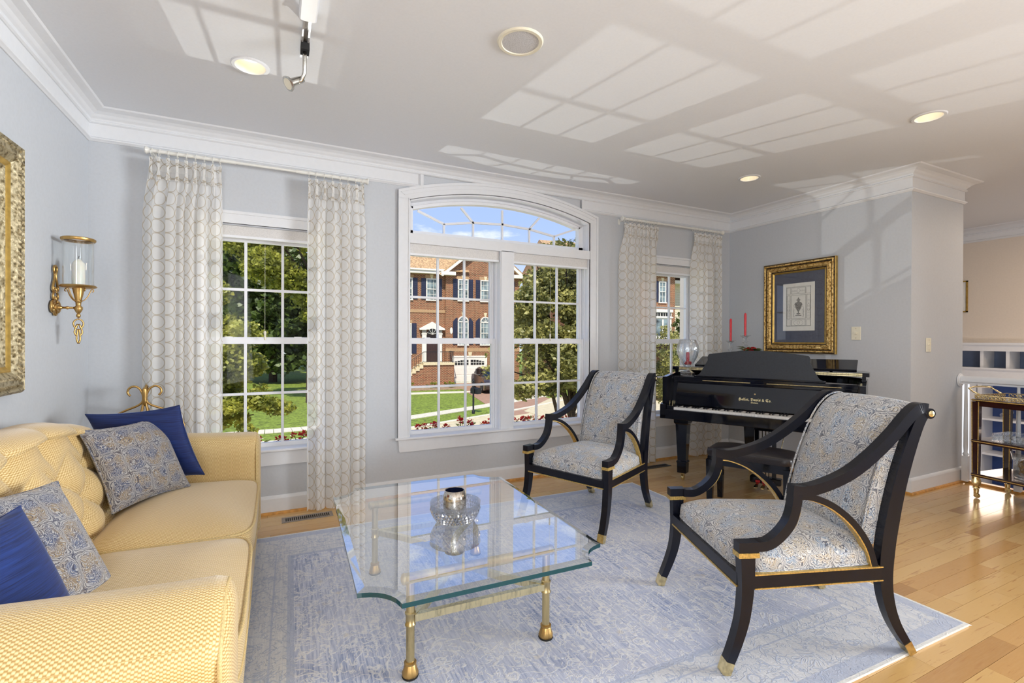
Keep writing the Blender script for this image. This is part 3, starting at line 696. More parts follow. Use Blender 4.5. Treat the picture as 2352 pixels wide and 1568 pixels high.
# ================================================================== CURTAINS
YR = YW-.088
def rod(xa, xb, ringx, lab):
    t = thing('curtain_rod', ((xa+xb)/2, YR, 2.44), 0, lab, 'curtain rod')
    mid = (xa+xb)/2
    part('rod', G().tube([(xa+.02, YR, 2.44), (xa+.5, YR, 2.44)], .0125, 12).tube([(xb-.5, YR, 2.44), (xb-.02, YR, 2.44)], .0125, 12).tube([(xa+.45, YR, 2.44), (xb-.45, YR, 2.44)], .0095, 12), m_rodwhite, t, smooth=40)
    for x, s in ((xa, 1), (xb, -1)):
        part('finial', G().lathe([(.002, 0), (.020, .001), (.024, .008), (.020, .016), (.0135, .030), (.0125, .04)] if s > 0 else [(.0125, -.04), (.0135, -.03), (.020, -.016), (.024, -.008), (.020, -.001), (.002, 0)], (x, YR, 2.44), 16, 'x'), m_rodwhite, t, smooth=40)
        part('bracket', G().box(x+s*.035-.006, YR, 2.425, x+s*.035+.006, YW, 2.437).box(x+s*.035-.012, YW-.006, 2.40, x+s*.035+.012, YW, 2.452), m_rodwhite, t)
    return t
def curtain(xa, xb, ta, tb, lab, seed, nf=7, zb=.018):
    """pinch pleated sheer; xa..xb span below, ta..tb span at the heading"""
    rn = random.Random(seed); NU, NV = 240, 46; ZT = 2.395
    ph = rn.random()*6; wob = [rn.uniform(-.25, .25) for _ in range(nf+3)]
    def plan(u, z):
        k = (ZT-z)/(ZT-zb); op = min(1, (k/.16)) ; op = op*op*(3-2*op)
        a = ta+(xa-ta)*op; b = tb+(xb-tb)*op; uu = u+.018*sin(2*pi*u*2+ph)*op
        s = 2*pi*nf*uu+.5*sin(5*u+ph)*op
        wide = .5+.5*sin(2.2*u*pi+ph)
        amp = (.012+.012*op)*(1+.55*sin(3.1*u*pi+ph))
        # heading: sharp pinches
        pin = (abs(sin(s/2))**.5)
        y = YR-.004+(-(1-op)*(.016*(1-pin)*1.6)) + op*(amp*(1-.75*wide)*sin(s) + .030*wide*sin(pi*(nf*.62)*u*2+ph) + .003*sin(2*s+ph))
        x = a+(b-a)*u+op*.012*cos(s)*min(1, 6*u)*min(1, 6*(1-u))
        y = min(y, YW-.016)
        return x, y
    nz_ = [0, .004, .03, .045, .05, .055, .065, .08, .1, .13, .17]; ks = nz_+[.17+.83*i/(NV-len(nz_)) for i in range(1, NV-len(nz_)+1)]
    mid = [plan(i/(NU-1), 1.2) for i in range(NU)]; arc = [0]
    for p, q in zip(mid, mid[1:]): arc.append(arc[-1]+math.hypot(q[0]-p[0], q[1]-p[1]))
    vs, uv = [], []
    for k in ks:
        z = ZT-(ZT-zb)*k
        for i in range(NU):
            x, y = plan(i/(NU-1), z); dz = -.004*(1-abs(sin(pi*nf*i/(NU-1)))) if k < .001 else (rn.uniform(-.0, .0))
            vs.append((x, y, z+dz)); uv.append((arc[i], z))
    fs = [(j*NU+i, j*NU+i+1, (j+1)*NU+i+1, (j+1)*NU+i) for j in range(len(ks)-1) for i in range(NU-1)]
    t = thing('curtain', ((xa+xb)/2, YR, 0), 0, lab, 'curtain')
    part('curtain_panel', G().add(vs, fs), m_sheer, t, smooth=True, uv=uv)
    for i in range(nf+1):
        u = min(max(i/nf, .02), .98); x, y = plan(u, ZT)
        g = G(); N_ = 18; r = .0205; g.tube([(x+.004*sin(a_*2*pi/N_), YR+r*cos(a_*2*pi/N_), 2.4335+r*sin(a_*2*pi/N_)) for a_ in range(N_+1)], .0022, 6, caps=False)
        g.tube([(x, YR-.0, 2.4135), (x, y, ZT-.004)], .0015, 5)
        part('ring', g, m_curtring, t, smooth=True)
        pg = G()
        for d in (-.007, 0, .007): pg.loft([[(x+d-.002, y-.012, ZT), (x+d+.002, y-.012, ZT), (x+d+.002, y+.004, ZT), (x+d-.002, y+.004, ZT)], [(x+d*.3-.002, y-.010, ZT-.075), (x+d*.3+.002, y-.010, ZT-.075), (x+d*.3+.002, y+.004, ZT-.075), (x+d*.3-.002, y+.004, ZT-.075)], [(x+d*1.3-.003, y-.006, ZT-.14), (x+d*1.3+.003, y-.006, ZT-.14), (x+d*1.3+.003, y+.004, ZT-.14), (x+d*1.3-.003, y+.004, ZT-.14)]])
        part('pleat', pg, m_sheer, t)
    return t
rod(-.745, .627, None, 'white curtain rod with flared ends above the left window')
rod(3.03, 4.44, None, 'white curtain rod with flared ends above the right window near the piano')
curtain(-.762, -.322, -.715, -.326, 'wide sheer ring-patterned curtain behind the sofa, left of the left window', 1, 8)
curtain(.200, .608, .206, .590, 'sheer ring-patterned curtain between the left window and the centre window', 2, 7)
curtain(3.02, 3.485, 3.056, 3.480, 'sheer ring-patterned curtain left of the window by the piano, behind the armchair', 3, 8)
curtain(3.975, 4.40, 3.99, 4.395, 'sheer ring-patterned curtain in the right corner behind the piano', 4, 6)

# ================================================================== RUG
RZ = R(-1.5)
t = thing('area_rug', (-.318, 1.08, 0), RZ, 'large faded blue and cream oriental rug on the wood floor under the coffee table', 'rug')
g = G(); NX, NY = 60, 44; L_, W_ = 3.05, 2.29
part('rug_field', G().box(0, 0, .0005, L_, W_, .010), m_rug, t, world=False)
fr = G(); rn = random.Random(5)
for side in (0, L_):
    for i in range(420):
        y = W_*i/420; l = .012+.010*rn.random(); s = 1 if side else -1; dy = rn.uniform(-.004, .004)
        fr.add([(side, y, .002), (side+s*l, y+dy, .001), (side+s*l, y+dy+.0025, .001), (side, y+.004, .008)], [(0, 1, 2, 3)])
part('fringe', fr, m_fringe, t, world=False, kind='stuff')

# ================================================================== ARMCHAIRS
ZR = .010
def make_chair():
    t = thing('armchair', (0, 0, ZR), 0)
    def xo(s): return .345-.068*max(0, s)/.72            # outer face of the side frame
    W2 = .042
    for sg in (1, -1):
        def a(s, sg=sg): return sg*(xo(s)-W2)
        def b(s, sg=sg): return sg*xo(s)
        P = dict(world=False)
        lg = part('leg', G().bar(cr_path([(-.012, .045), (.018, .12), (.042, .20), (.054, .29), (.056, .36), (.056, .435)]), [.030+.026*min(1, i/30) for i in range(31)], a, b), m_chairblack, t, **P)
        part('brass_foot', G().bar([(-.028, 0), (-.012, .046)], [.030, .032], lambda s: sg*(xo(s)-W2-.001), lambda s: sg*(xo(s)+.001)), m_brasscap, lg, **P)
        part('arm_block', G().box(sg*(xo(0)-W2), .018, .452, sg*xo(0), .095, .490), m_chairblack, t, **P)
        part('gilt_collar', G().box(sg*(xo(0)-W2-.002), .016, .434, sg*(xo(0)+.003), .095, .452), m_giltline, t, **P)
        lo = [(.085, .470), (.14, .472), (.19, .500), (.232, .545), (.252, .595), (.262, .655)]
        part('arm_support', G().bar(cr_path(lo), .036, a, b), m_chairblack, t, **P)
        part('gilt_line', G().bar(cr_path([(p[0]+.020, p[1]-.006) for p in lo[:-1]]), .006, lambda s: sg*(xo(s)-W2*.9), lambda s: sg*(xo(s)-W2*.1)), m_giltline, t, **P)
        up = [(.242, .672), (.31, .668), (.40, .688), (.50, .728), (.60, .795), (.69, .872), (.755, .938), (.80, .972), (.835, .972)]
        part('arm', G().bar(cr_path(up), .040, a, b), m_chairblack, t, **P)
        br = [(.262, .647), (.33, .640), (.42, .602), (.51, .530), (.575, .440), (.605, .352)]
        part('arm_brace', G().bar(cr_path(br), .024, lambda s: sg*(xo(s)-W2+.004), lambda s: sg*(xo(s)-.006)), m_chairblack, t, **P)
        part('gilt_line', G().bar(cr_path([(p[0]-.013, p[1]-.008) for p in br]), .005, lambda s: sg*(xo(s)-W2+.002), lambda s: sg*(xo(s)-.008)), m_giltline, t, **P)
        rl = [(.748, .045), (.700, .12), (.668, .20), (.652, .29), (.655, .40), (.676, .53), (.712, .68), (.758, .82), (.800, .92), (.835, .965)]
        lg2 = part('leg', G().bar(cr_path(rl), [.030+.028*min(1, i/24) if i < 30 else .058-.022*(i-30)/25 for i in range(55)], lambda s: sg*(xo(s)-W2+.002), lambda s: sg*(xo(s)-.002)), m_chairblack, t, **P)
        part('brass_foot', G().bar([(.775, 0), (.748, .046)], [.030, .032], lambda s: sg*(xo(s)-W2-.0), lambda s: sg*(xo(s))), m_brasscap, lg2, **P)
        part('side_rail', G().bar([(.08, .338), (.64, .330)], .046, lambda s: sg*(xo(s)-W2+.006), lambda s: sg*(xo(s)-.004)), m_chairblack, t, **P)
        for dz in (.026, -.026): part('gilt_line', G().bar([(.085, .338+dz), (.635, .330+dz)], .005, lambda s: sg*(xo(s)-W2+.006), lambda s: sg*(xo(s)-.001)), m_giltline, t, **P)
        rs = part('scroll_end', G().lathe([(.021, 0), (.021, sg*.050), (.019, sg*.052)], (sg*(xo(.84)-.050), .845, .952), 20, 'x'), m_chairblack, t, smooth=40, **P)
        part('rosette', G().lathe([(.0125, 0), (.0125, sg*.002), (.008, sg*.003), (.005, sg*.004), (.001, sg*.004)], (sg*(xo(.84)+.002), .845, .952), 20, 'x'), m_brasscap, rs, smooth=40, **P)
    part('front_rail', G().box(-.305, .030, .315, .305, .062, .361), m_chairblack, t, world=False)
    part('gilt_line', G().box(-.305, .027, .308, .305, .062, .315), m_giltline, t, world=False)
    part('rear_rail', G().box(-.25, .635, .31, .25, .665, .36), m_chairblack, t, world=False)
    part('top_rail', G().tube([(-.245, .845, .952), (.245, .845, .952)], .022, 14), m_chairblack, t, world=False, smooth=40)
    # seat: crowned upholstered block between the rails
    def seat(u, v):
        # u around perimeter, v from bottom edge to centre
        a_ = 2*pi*u; ca, sa = cos(a_), sin(a_); n_ = 9.0
        k = (abs(ca)**n_+abs(sa)**n_)**(-1/n_); px, py = ca*k, sa*k
        s_ = .345+py*.296; hw = (xo(s_)-.022)
        if v < .25: q = v/.25; rad = 1+.012*sin(pi*q); z = .356+.062*q
        else:
            q = (v-.25)/.75; rad = 1-q; z = .418+.062*(1-(1-q)**2.6)**.9*(1+.0*q) if q < 1 else .480
            z = .418+.072*(1-rad**3.2)
        return (px*rad*hw, .345+py*rad*.296, z)
    part('seat', G().grid(seat, 72, 26, True), m_pais_chair, t, world=False, smooth=True)
    wl = [seat(i/72, .0) for i in range(73)]
    part('welt', G().tube([(p[0]*1.01, .345+(p[1]-.345)*1.005, p[2]+.008) for p in wl], .0048, 6, caps=False), m_pais_chair, t, world=False, smooth=True)
    # back: upholstered panel following the rear legs and rolling over the top rail
    fl = cr_path([(.575, .43), (.588, .50), (.612, .60), (.648, .72), (.690, .83), (.735, .915), (.780, .965), (.822, .985), (.858, .980), (.878, .957), (.872, .930)], 5)
    bk = cr_path([(.640, .43), (.655, .50), (.678, .60), (.712, .72), (.750, .82), (.785, .885), (.805, .915), (.822, .928), (.838, .932), (.852, .930), (.862, .925)], 5)
    nU = 22
    def back(u, v):
        i = v*(len(fl)-1); i0 = min(int(i), len(fl)-2); f = i-i0
        F = [fl[i0][k]*(1-f)+fl[i0+1][k]*f for k in (0, 1)]; B = [bk[i0][k]*(1-f)+bk[i0+1][k]*f for k in (0, 1)]
        a_ = 2*pi*u; ca, sa = cos(a_), sin(a_); n_ = 6; k = (abs(ca)**n_+abs(sa)**n_)**(-1/n_); px, py = ca*k, sa*k
        hw = xo(F[0])-.046; m = [(F[0]+B[0])/2, (F[1]+B[1])/2]; h = [(F[0]-B[0])/2, (F[1]-B[1])/2]
        bul = 1+.25*(1-px*px) if py > 0 else 1
        return (px*hw, m[0]+h[0]*py*bul, m[1]+h[1]*py*bul)
    part('backrest', G().grid(back, 64, len(fl), True), m_pais_chair, t, world=False, smooth=True)
    for sg in (1, -1):
        part('welt', G().tube([(sg*(xo(p[0])-.050), p[0]-.002, p[1]) for p in fl[:42]], .0045, 6), m_pais_chair, t, world=False, smooth=True)
    return t
chA = make_chair()
def place(t, x, y, z, rz, **k):
    t.location = (x, y, z); t.rotation_euler = (0, 0, rz); WM[t] = Matrix.Translation((x, y, z)) @ Matrix.Rotation(rz, 4, 'Z'); return tag(t, **k)
chB = copy_tree(chA)
place(chA, 1.689, 2.700, ZR, R(21.8-90), label='black and gilt armchair in grey paisley in front of the centre window', cat='chair', group='paisley armchairs')
place(chB, 1.655, 1.545, ZR, R(-22.5-90), label='black and gilt paisley armchair closest to the camera, at the right edge of the rug', cat='chair', group='paisley armchairs')

# ================================================================== SOFA
t = thing('sofa', (-.56, 2.30, 0), 0, 'pale yellow basketweave sofa with tufted camel back and rounded arms along the left wall', 'sofa')
XB, XF_ = -1.0, -.085; YA0, YA1, YC0, YC1 = 1.17, 1.42, 3.20, 3.42
part('base', G().cham(XB+.03, YA0+.02, .07, XF_-.012, YC1-.02, .30, .02), m_sofa, t)
for x in (XB+.1, XF_-.08):
    for y in (YA0+.1, YC1-.1): part('leg', G().lathe([(.018, 0), (.022, .01), (.028, .075)], (x, y, .0), 12), m_mahog, t, smooth=40)
def cushion(y0, y1):
    cx_, cy_, hx, hy = (-.66+XF_)/2, (y0+y1)/2, (XF_+.66)/2, (y1-y0)/2
    def f(u, v):
        a_ = 2*pi*u; ca, sa = cos(a_), sin(a_); n_ = 7.0; k = (abs(ca)**n_+abs(sa)**n_)**(-1/n_); px, py = ca*k, sa*k
        if v < .35: q = v/.35; rad = 1+.018*sin(pi*q)-.012*(abs(px*py)); z = .30+.125*q
        else:
            q = (v-.35)/.65; rad = 1-q**1.15; e_ = .425+.050*(1-rad**3.0); z = e_
        x = cx_+px*rad*hx; 
        z += .028*(-(x-XF_)/.57)*min(1, max(0, (v-.2)/.3))
        return (x, cy_+py*rad*hy, z)
    c = part('seat_cushion', G().grid(f, 120, 34, True), m_sofa, t, smooth=True)
    part('piping', G().tube([f(i/120, .35) for i in range(121)], .0062, 6, caps=False), m_piping, c, smooth=True)
    part('piping', G().tube([f(i/120, .03) for i in range(121)], .0055, 6, caps=False), m_piping, c, smooth=True)
cushion(YA1+.004, 2.292); cushion(2.300, YC0-.004)
def arm(y_in, y_out, sg):
    """rolled arm: profile in the (y,z) plane swept along x, front end rounded. sg=+1: inner side at lower y (far arm)"""
    w_ = abs(y_out-y_in); 
    prof = [(.03, .10), (.0, .30), (-.006, .45), (-.016, .54), (-.020, .595), (-.008, .640), (.03, .672), (.09, .684), (w_*.6, .680), (w_*.85, .655), (w_+.022, .61), (w_+.026, .56), (w_+.008, .50), (w_-.005, .42), (w_-.004, .10)]
    pp = cr_path(prof, 4); c0 = (w_/2, .40)
    xs_ = [(-.96, 0, .06), (-.80, 0, .045), (-.60, 0, .028), (-.40, 0, .014), (-.22, 0, .003), (-.13, 0, 0), (-.105, .006, 0), (-.090, .022, -.004), (-.083, .045, -.01)]
    rings = []
    for x, ins, dz in xs_:
        rg = []
        for p in pp:
            y_, z_ = p; 
            if ins: 
                k = 1-ins/(w_*.5); y_ = c0[0]+(y_-c0[0])*k; z_ = z_-ins*.8 if z_ > .3 else z_
            if z_ > .5: z_ += dz*((z_-.5)/.18)
            rg.append((x, y_in+sg*y_, z_))
        rings.append(rg)
    a_ = part('arm', G().loft(rings), m_sofa, t, smooth=50)
    part('piping', G().tube([(xs_[6][0]+.002, y_in+sg*(c0[0]+(p[0]-c0[0])*.955), p[1]-.012) for p in pp], .0052, 6), m_piping, a_, smooth=True)
    return a_
arm(YC0+.02, YC1, 1); arm(YA1-.02, YA1-.02-.23, -1)
# tufted camel back
BY0, BY1 = YA1-.10, YC0+.12
def backtop(y):
    q = (y-(BY0+BY1)/2)/((BY1-BY0)/2); return .70+.215*max(0, cos(q*pi/2*.98))**1.0
dy_, dz_ = .30, .20
def backf(u, v):
    y = BY0+(BY1-BY0)*u; zt = backtop(y)
    if v < .70:
        q = v/.70; z = .36+(zt-.05-.36)*q; x = -.665-.16*q**1.3
        a_ = (y-1.50)/dy_+(z-.50)/dz_*1.0; b_ = (y-1.50)/dy_-(z-.50)/dz_*1.0
        cre = (abs(sin(pi*a_/1))*abs(sin(pi*b_/1)))**.42
        if z > .72: # channels rising from the top buttons
            ch = abs(sin(pi*(y-1.50)/dy_*1.0+pi*.5*0))**.5; f = min(1, (z-.72)/.08); cre = cre*(1-f)+ch*f
        x += .046*cre
        z += .006*sin(a_*9)*0
    else:
        q = (v-.70)/.30; ang = q*pi*.95; cx_ = -.80; ch = abs(sin(pi*(y-1.50)/dy_))**.5
        r_ = .065; x = -.865+(.085+.03*ch)*cos(ang); z = zt-.05+(.050+.012*ch)*sin(ang)
    return (x, y, z)
back = part('back', G().grid(backf, 150, 64).box(XB+.02, BY0+.02, .1, -.80, BY1-.02, .62), m_sofa, t, smooth=True)
# outer back shell closing the rear
def shell(u, v):
    y = BY0+(BY1-BY0)*u; zt = backtop(y)-.03; return (-.965+.02*(v-.0), y, .08+(zt-.08)*v)
part('outer_back', G().grid(shell, 60, 4), m_sofa, t, smooth=True)
for i in range(7):
    for j in range(4):
        # buttons sit where the creases cross
        y = 1.50+dy_*.5*((i*2)+(j % 2)); z = .50+dz_*.5*j
        if BY0+.1 < y < BY1-.08 and z < backtop(y)-.10:
            q = (z-.36)/(backtop(y)-.05-.36); x = -.665-.16*max(0, q)**1.3
            part('button', G().ball((x+.006, y, z), .011, 10, 6, (.5, 1, 1)), m_sofa, back, smooth=True)

def pillow(name, c, X, Z, side, th, mat, lab, cat='pillow', bow=.09, piping=None, sag=0.0):
    X = Vector(X).normalized(); Z = Vector(Z); Z = (Z-X*Z.dot(X)).normalized(); N_ = X.cross(Z); c = Vector(c); h = side/2; n = 26
    def pt(u, v, s):
        a = max(0, 1-abs(u)**2.2); b = max(0, 1-abs(v)**2.2); px = u*h*(1-bow*(1-v*v)*abs(u)**3); pz = v*h*(1-bow*(1-u*u)*abs(v)**3)
        return c+X*px+Z*pz+N_*(s*th/2*(a*b)**.48+sag*(1-u*u)*v)
    g = G(); vs = []; uv = []
    for s in (-1, 1):
        for j in range(n):
            for i in range(n):
                u, v = sin(pi/2*(-1+2*i/(n-1))), sin(pi/2*(-1+2*j/(n-1))); vs.append(tuple(pt(u, v, s))); uv.append(((u*h+.31*(s+1)), v*h))
    fs = []
    for k in range(2):
        for j in range(n-1):
            for i in range(n-1):
                q = (k*n*n+j*n+i, k*n*n+j*n+i+1, k*n*n+(j+1)*n+i+1, k*n*n+(j+1)*n+i); fs.append(q if k else tuple(reversed(q)))
    g.add(vs, fs); t = thing(name, tuple(c-Z*h), 0, lab, cat)
    part('cover', g, mat, t, smooth=True, uv=uv)
    edge = [pt(sin(pi/2*q), -1, 0) for q in np.linspace(-1, 1, 14)]+[pt(1, sin(pi/2*q), 0) for q in np.linspace(-1, 1, 14)][1:]+[pt(sin(pi/2*q), 1, 0) for q in np.linspace(1, -1, 14)][1:]+[pt(-1, sin(pi/2*q), 0) for q in np.linspace(1, -1, 14)][1:]
    part('piping', G().tube([tuple(p) for p in edge], .0045 if piping else .002, 6, caps=False), piping or mat, t, smooth=True)
    return t
pillow('throw_pillow', (-.590, 2.850, .665), (.610, .792, .012), (-.36, .27, .89), .395, .125, m_pais_pillow, 'grey paisley throw pillow leaning on the blue one at the far sofa arm', piping=m_pais_pillow)
pillow('throw_pillow', (-.600, 3.085, .690), (.93, -.33, .09), (-.24, -.33, .912), .44, .125, m_velvet, 'dark blue velvet throw pillow propped in the far corner of the sofa')
pillow('throw_pillow', (-.645, 1.83, .625), (.45, .88, -.10), (-.60, 0, .80), .42, .14, m_pais_pillow, 'dark paisley throw pillow at the near end of the sofa, partly behind the blue one', piping=m_pais_pillow)
pillow('throw_pillow', (-.615, 1.57, .605), (.30, .95, 0), (-.42, 0, .90), .40, .14, m_velvet, 'blue velvet throw pillow against the near sofa arm at the left picture edge')

# ================================================================== COFFEE TABLE
t = thing('coffee_table', (.742, 2.165, ZR), R(-1.8), 'square-cornered glass coffee table with scooped corners on a brass base', 'table')
HX, HY, CX_, CY_ = .483, .652, .118, .118
def tabout(ins):
    hx, hy = HX-ins, HY-ins; r = .118; pts = []
    for sx, sy in ((1, -1), (1, 1), (-1, 1), (-1, -1)):
        cxx, cyy = sx*(HX+.012), sy*(HY+.012); rr = .135+ins; arcp = []
        for k in range(9):
            a = pi/2*k/8; arcp.append((cxx-sx*rr*cos(a), cyy-sy*rr*sin(a)))
        arcp = [(max(-hx, min(hx, p[0])), max(-hy, min(hy, p[1]))) for p in arcp]
        if sx*sy > 0: arcp = list(reversed(arcp))
        if sx*sy < 0: pass
        pts += arcp
    # keep a consistent counter clockwise order
    pts.sort(key=lambda p: 0)
    return pts
def order(pts):
    out = []
    return pts
o0, o1 = tabout(0), tabout(.026); zt, zb_ = .404, .381
N_ = len(o0); vs = [(p[0], p[1], zb_) for p in o0]+[(p[0], p[1], zt-.007) for p in o0]+[(p[0], p[1], zt) for p in o1]+[(p[0], p[1], zb_+.0005) for p in o1]
gt = G().mat(0).add(vs, [tuple(2*N_+i for i in range(N_))])
gt.m = [0]; fs1 = [(N_+i, N_+(i+1) % N_, 2*N_+(i+1) % N_, 2*N_+i) for i in range(N_)]; fs2 = [(i, (i+1) % N_, N_+(i+1) % N_, N_+i) for i in range(N_)]
gt.f += fs1; gt.m += [1]*N_; gt.f += fs2; gt.m += [2]*N_; gt.f += [tuple(reversed(range(N_)))]; gt.m += [3]
part('glass_top', gt, [m_tabletop, m_tablebevel, m_teal, m_tableunder], t, world=False)
LX, LY = .283, .427
for sx in (-1, 1):
    for sy in (-1, 1):
        lg = part('leg', G().lathe([(.0155, .050), (.0155, .265), (.0155, .375)], (sx*LX, sy*LY, 0), 20), m_brass, t, world=False, smooth=40)
        part('ring', G().lathe([(.0155, .188), (.020, .191), (.020, .196), (.0172, .200), (.0172, .229), (.020, .233), (.020, .238), (.0155, .241)], (sx*LX, sy*LY, 0), 20, caps=False), m_brass, lg, world=False, smooth=40)
        part('leaf_foot', G().lathe([(.026, .004), (.029, .008), (.0285, .016), (.0235, .030), (.0205, .044), (.0200, .047), (.0225, .049), (.0225, .055), (.0155, .058)], (sx*LX, sy*LY, 0), 36, flute=lambda z, a: .07*abs(sin(a*5)) if .01 < z < .046 else 0), m_antique, lg, world=False, smooth=30)
        part('foot_pad', G().lathe([(.029, 0), (.031, .004), (.027, .007)], (sx*LX, sy*LY, 0), 20), m_dark, lg, world=False, smooth=40)
for sy in (-1, 1):
    part('top_tube', G().tube([(-LX-.022, sy*LY, .362), (LX+.022, sy*LY, .362)], .0195, 20), m_brass, t, world=False, smooth=40)
    for sx in (-1, 1): part('tube_cap', G().lathe([(.0195, 0), (.0215, .003*sx), (.019, .010*sx), (.009, .015*sx), (.001, .016*sx)], (sx*(LX+.020), sy*LY, .362), 18, 'x'), m_brass, t, world=False, smooth=True)
    part('cross_rail', G().box(-LX+.015, sy*LY-.011, .202, LX-.012, sy*LY+.011, .228), m_pale_brass, t, world=False)
for sx in (-1, 1):
    arc_ = [(sx*(LX-.012-.245*sin(pi*k/24)), -LY+2*LY*k/24) for k in range(25)]
    rings = []
    for k, p in enumerate(arc_):
        q0, q1 = arc_[max(0, k-1)], arc_[min(24, k+1)]; d = Vector((q1[0]-q0[0], q1[1]-q0[1])).normalized(); nx, ny = -d.y*.010, d.x*.010
        rings.append([(p[0]+nx, p[1]+ny, .202), (p[0]-nx, p[1]-ny, .202), (p[0]-nx, p[1]-ny, .230), (p[0]+nx, p[1]+ny, .230)])
    part('curved_stretcher', G().loft(rings), m_pale_brass, t, world=False, smooth=30)
TT = ZR+.402
t = thing('crystal_bowl', (.742, 2.095, TT+.0008), 0, 'round cut crystal bowl with diamond pattern in the middle of the glass table', 'bowl')
part('bowl_wall', G().lathe([(.001, .003), (.055, .0), (.080, .010), (.100, .035), (.112, .065), (.1165, .094), (.1135, .094), (.107, .066), (.094, .038), (.072, .016), (.048, .008), (.001, .008)], (0, 0, 0), 64, caps=False), m_crystal, t, world=False, smooth=True)
cut = G()
for i in range(40):
    for j in range(4):
        a = 2*pi*(i+.5*(j % 2))/40; z = .016+.015*j; r = [.088, .0985, .106, .1115][j]
        cut.add([(r*cos(a-.075), r*sin(a-.075), z), ((r-.001)*cos(a), (r-.001)*sin(a), z-.008), (r*cos(a+.075), r*sin(a+.075), z), ((r+.002)*cos(a), (r+.002)*sin(a), z+.009), ((r+.0045)*cos(a), (r+.0045)*sin(a), z)], [(0, 1, 4), (1, 2, 4), (2, 3, 4), (3, 0, 4)])
part('diamond_cutting', cut, m_facet, t, world=False, kind='stuff')
t = thing('candle_cup', (.742, 2.105, TT+.010), 0, 'mottled silver mercury-glass candle cup standing inside the crystal bowl', 'cup')
part('cup_wall', G().lathe([(.001, .002), (.022, .0), (.036, .018), (.050, .045), (.0545, .070), (.053, .100), (.045, .135), (.043, .135), (.050, .10), (.051, .07), (.046, .045), (.030, .018), (.001, .012)], (0, 0, 0), 40, caps=False), m_mercury, t, world=False, smooth=True)
M = Mt('navy_cup_inside'); m_cupin = M.bsdf((.02, .03, .10), .15, .6)
part('cup_lining', G().lathe([(.042, .133), (.048, .10), (.049, .07), (.044, .046), (.001, .040)], (0, 0, 0), 40, caps=False), m_cupin, t, world=False, smooth=True)

# ================================================================== SCROLLED IRON STAND BEHIND THE SOFA
t = thing('scroll_stand', (-.712, 3.585, 0), 0, 'antique gold scrolled iron tripod stand behind the far sofa corner', 'stand')
def scroll(ang, s=1):
    ca, sa = cos(ang), sin(ang); pts = []
    for k in range(15):
        a = -pi*.55+k/14*pi*1.55; r = .034; pts.append((.052+r*cos(a), .930+r*sin(a)))
    pts = [(.022+.050*0, .905)]+pts[:]
    pts = list(reversed(pts))
    pts = [(.070, .905), (.083, .925), (.076, .950), (.053, .962), (.028, .950), (.014, .925), (.008, .90), (.010, .87), (.035, .845), (.095, .818), (.15, .785), (.19, .74), (.20, .66), (.18, .55), (.13, .40), (.12, .25), (.16, .10), (.20, .004)]
    pts = cr_path(pts, 5)
    return [(p[0]*ca, p[0]*sa, p[1]) for p in pts]
for k, a in enumerate((R(2), R(178), R(92))):
    part('scrolled_leg', G().tube(scroll(a), .0062, 8), m_antique, t, world=False, smooth=True)
part('centre_clasp', G().lathe([(.001, .84), (.010, .85), (.013, .875), (.012, .905), (.016, .925), (.013, .945), (.001, .955)], (0, 0, 0), 12).tube([(0.006, 0, .86), (.02, 0, .78), (.028, 0, .70)], .007, 8).tube([(-.006, 0, .86), (-.02, 0, .78), (-.028, 0, .70)], .007, 8), m_antique, t, world=False, smooth=40)
part('shelf_ring', G().tube([(.125*cos(2*pi*k/36), .125*sin(2*pi*k/36), .42) for k in range(37)], .005, 8, caps=False), m_antique, t, world=False, smooth=True)

# ================================================================== WALL SCONCE
t = thing('wall_sconce', (X0, 3.30, 1.40), 0, 'antique brass candle sconce with clear hurricane cylinder on the left wall', 'sconce')
SX = -.940
def flatscroll(pts, r=.006): return [(X0+.012, 3.30+p[0], p[1]) for p in cr_path(pts, 4)]
bp = G()
for s in (1, -1):
    bp.tube(flatscroll([(0, 1.628), (s*.016, 1.620), (s*.017, 1.600), (s*.008, 1.585), (s*.010, 1.56), (s*.022, 1.535), (s*.032, 1.512), (s*.026, 1.495), (s*.010, 1.497), (s*.010, 1.511), (s*.018, 1.512)]), .0058, 8)
    bp.tube(flatscroll([(s*.004, 1.492), (s*.022, 1.488), (s*.031, 1.470), (s*.024, 1.452), (s*.008, 1.450), (s*.009, 1.463), (s*.016, 1.464)]), .0055, 8)
    bp.tube(flatscroll([(s*.018, 1.440), (s*.040, 1.438), (s*.053, 1.415), (s*.045, 1.392), (s*.026, 1.388), (s*.024, 1.402), (s*.034, 1.41), (s*.032, 1.425), (s*.018, 1.428)]), .0068, 8)
bp.tube(flatscroll([(-.020, 1.395), (-.010, 1.376), (0, 1.372), (.010, 1.376), (.020, 1.395)]), .0065, 8)
part('backplate', bp, m_antique, t, smooth=True)
part('boss', G().lathe([(.030, .0), (.030, .010), (.022, .014), (.020, .022), (.012, .026), (.010, .036), (.006, .04)], (X0, 3.30, 1.410), 18, 'x'), m_antique, t, smooth=40)
part('bracket_arm', G().tube([(X0+.03, 3.30, 1.410), (SX-.012, 3.30, 1.410)], .0058, 10).ball((X0+.06, 3.30, 1.41), .009), m_antique, t, smooth=True)
part('stem', G().lathe([(.001, -.052), (.008, -.046), (.010, -.036), (.006, -.028), (.012, -.018), (.018, -.004), (.018, .006), (.011, .014), (.012, .032), (.016, .036), (.016, .042), (.014, .046), (.026, .108), (.024, .11), (.001, .11)], (SX, 3.30, 1.408), 20), m_antique, t, smooth=50)
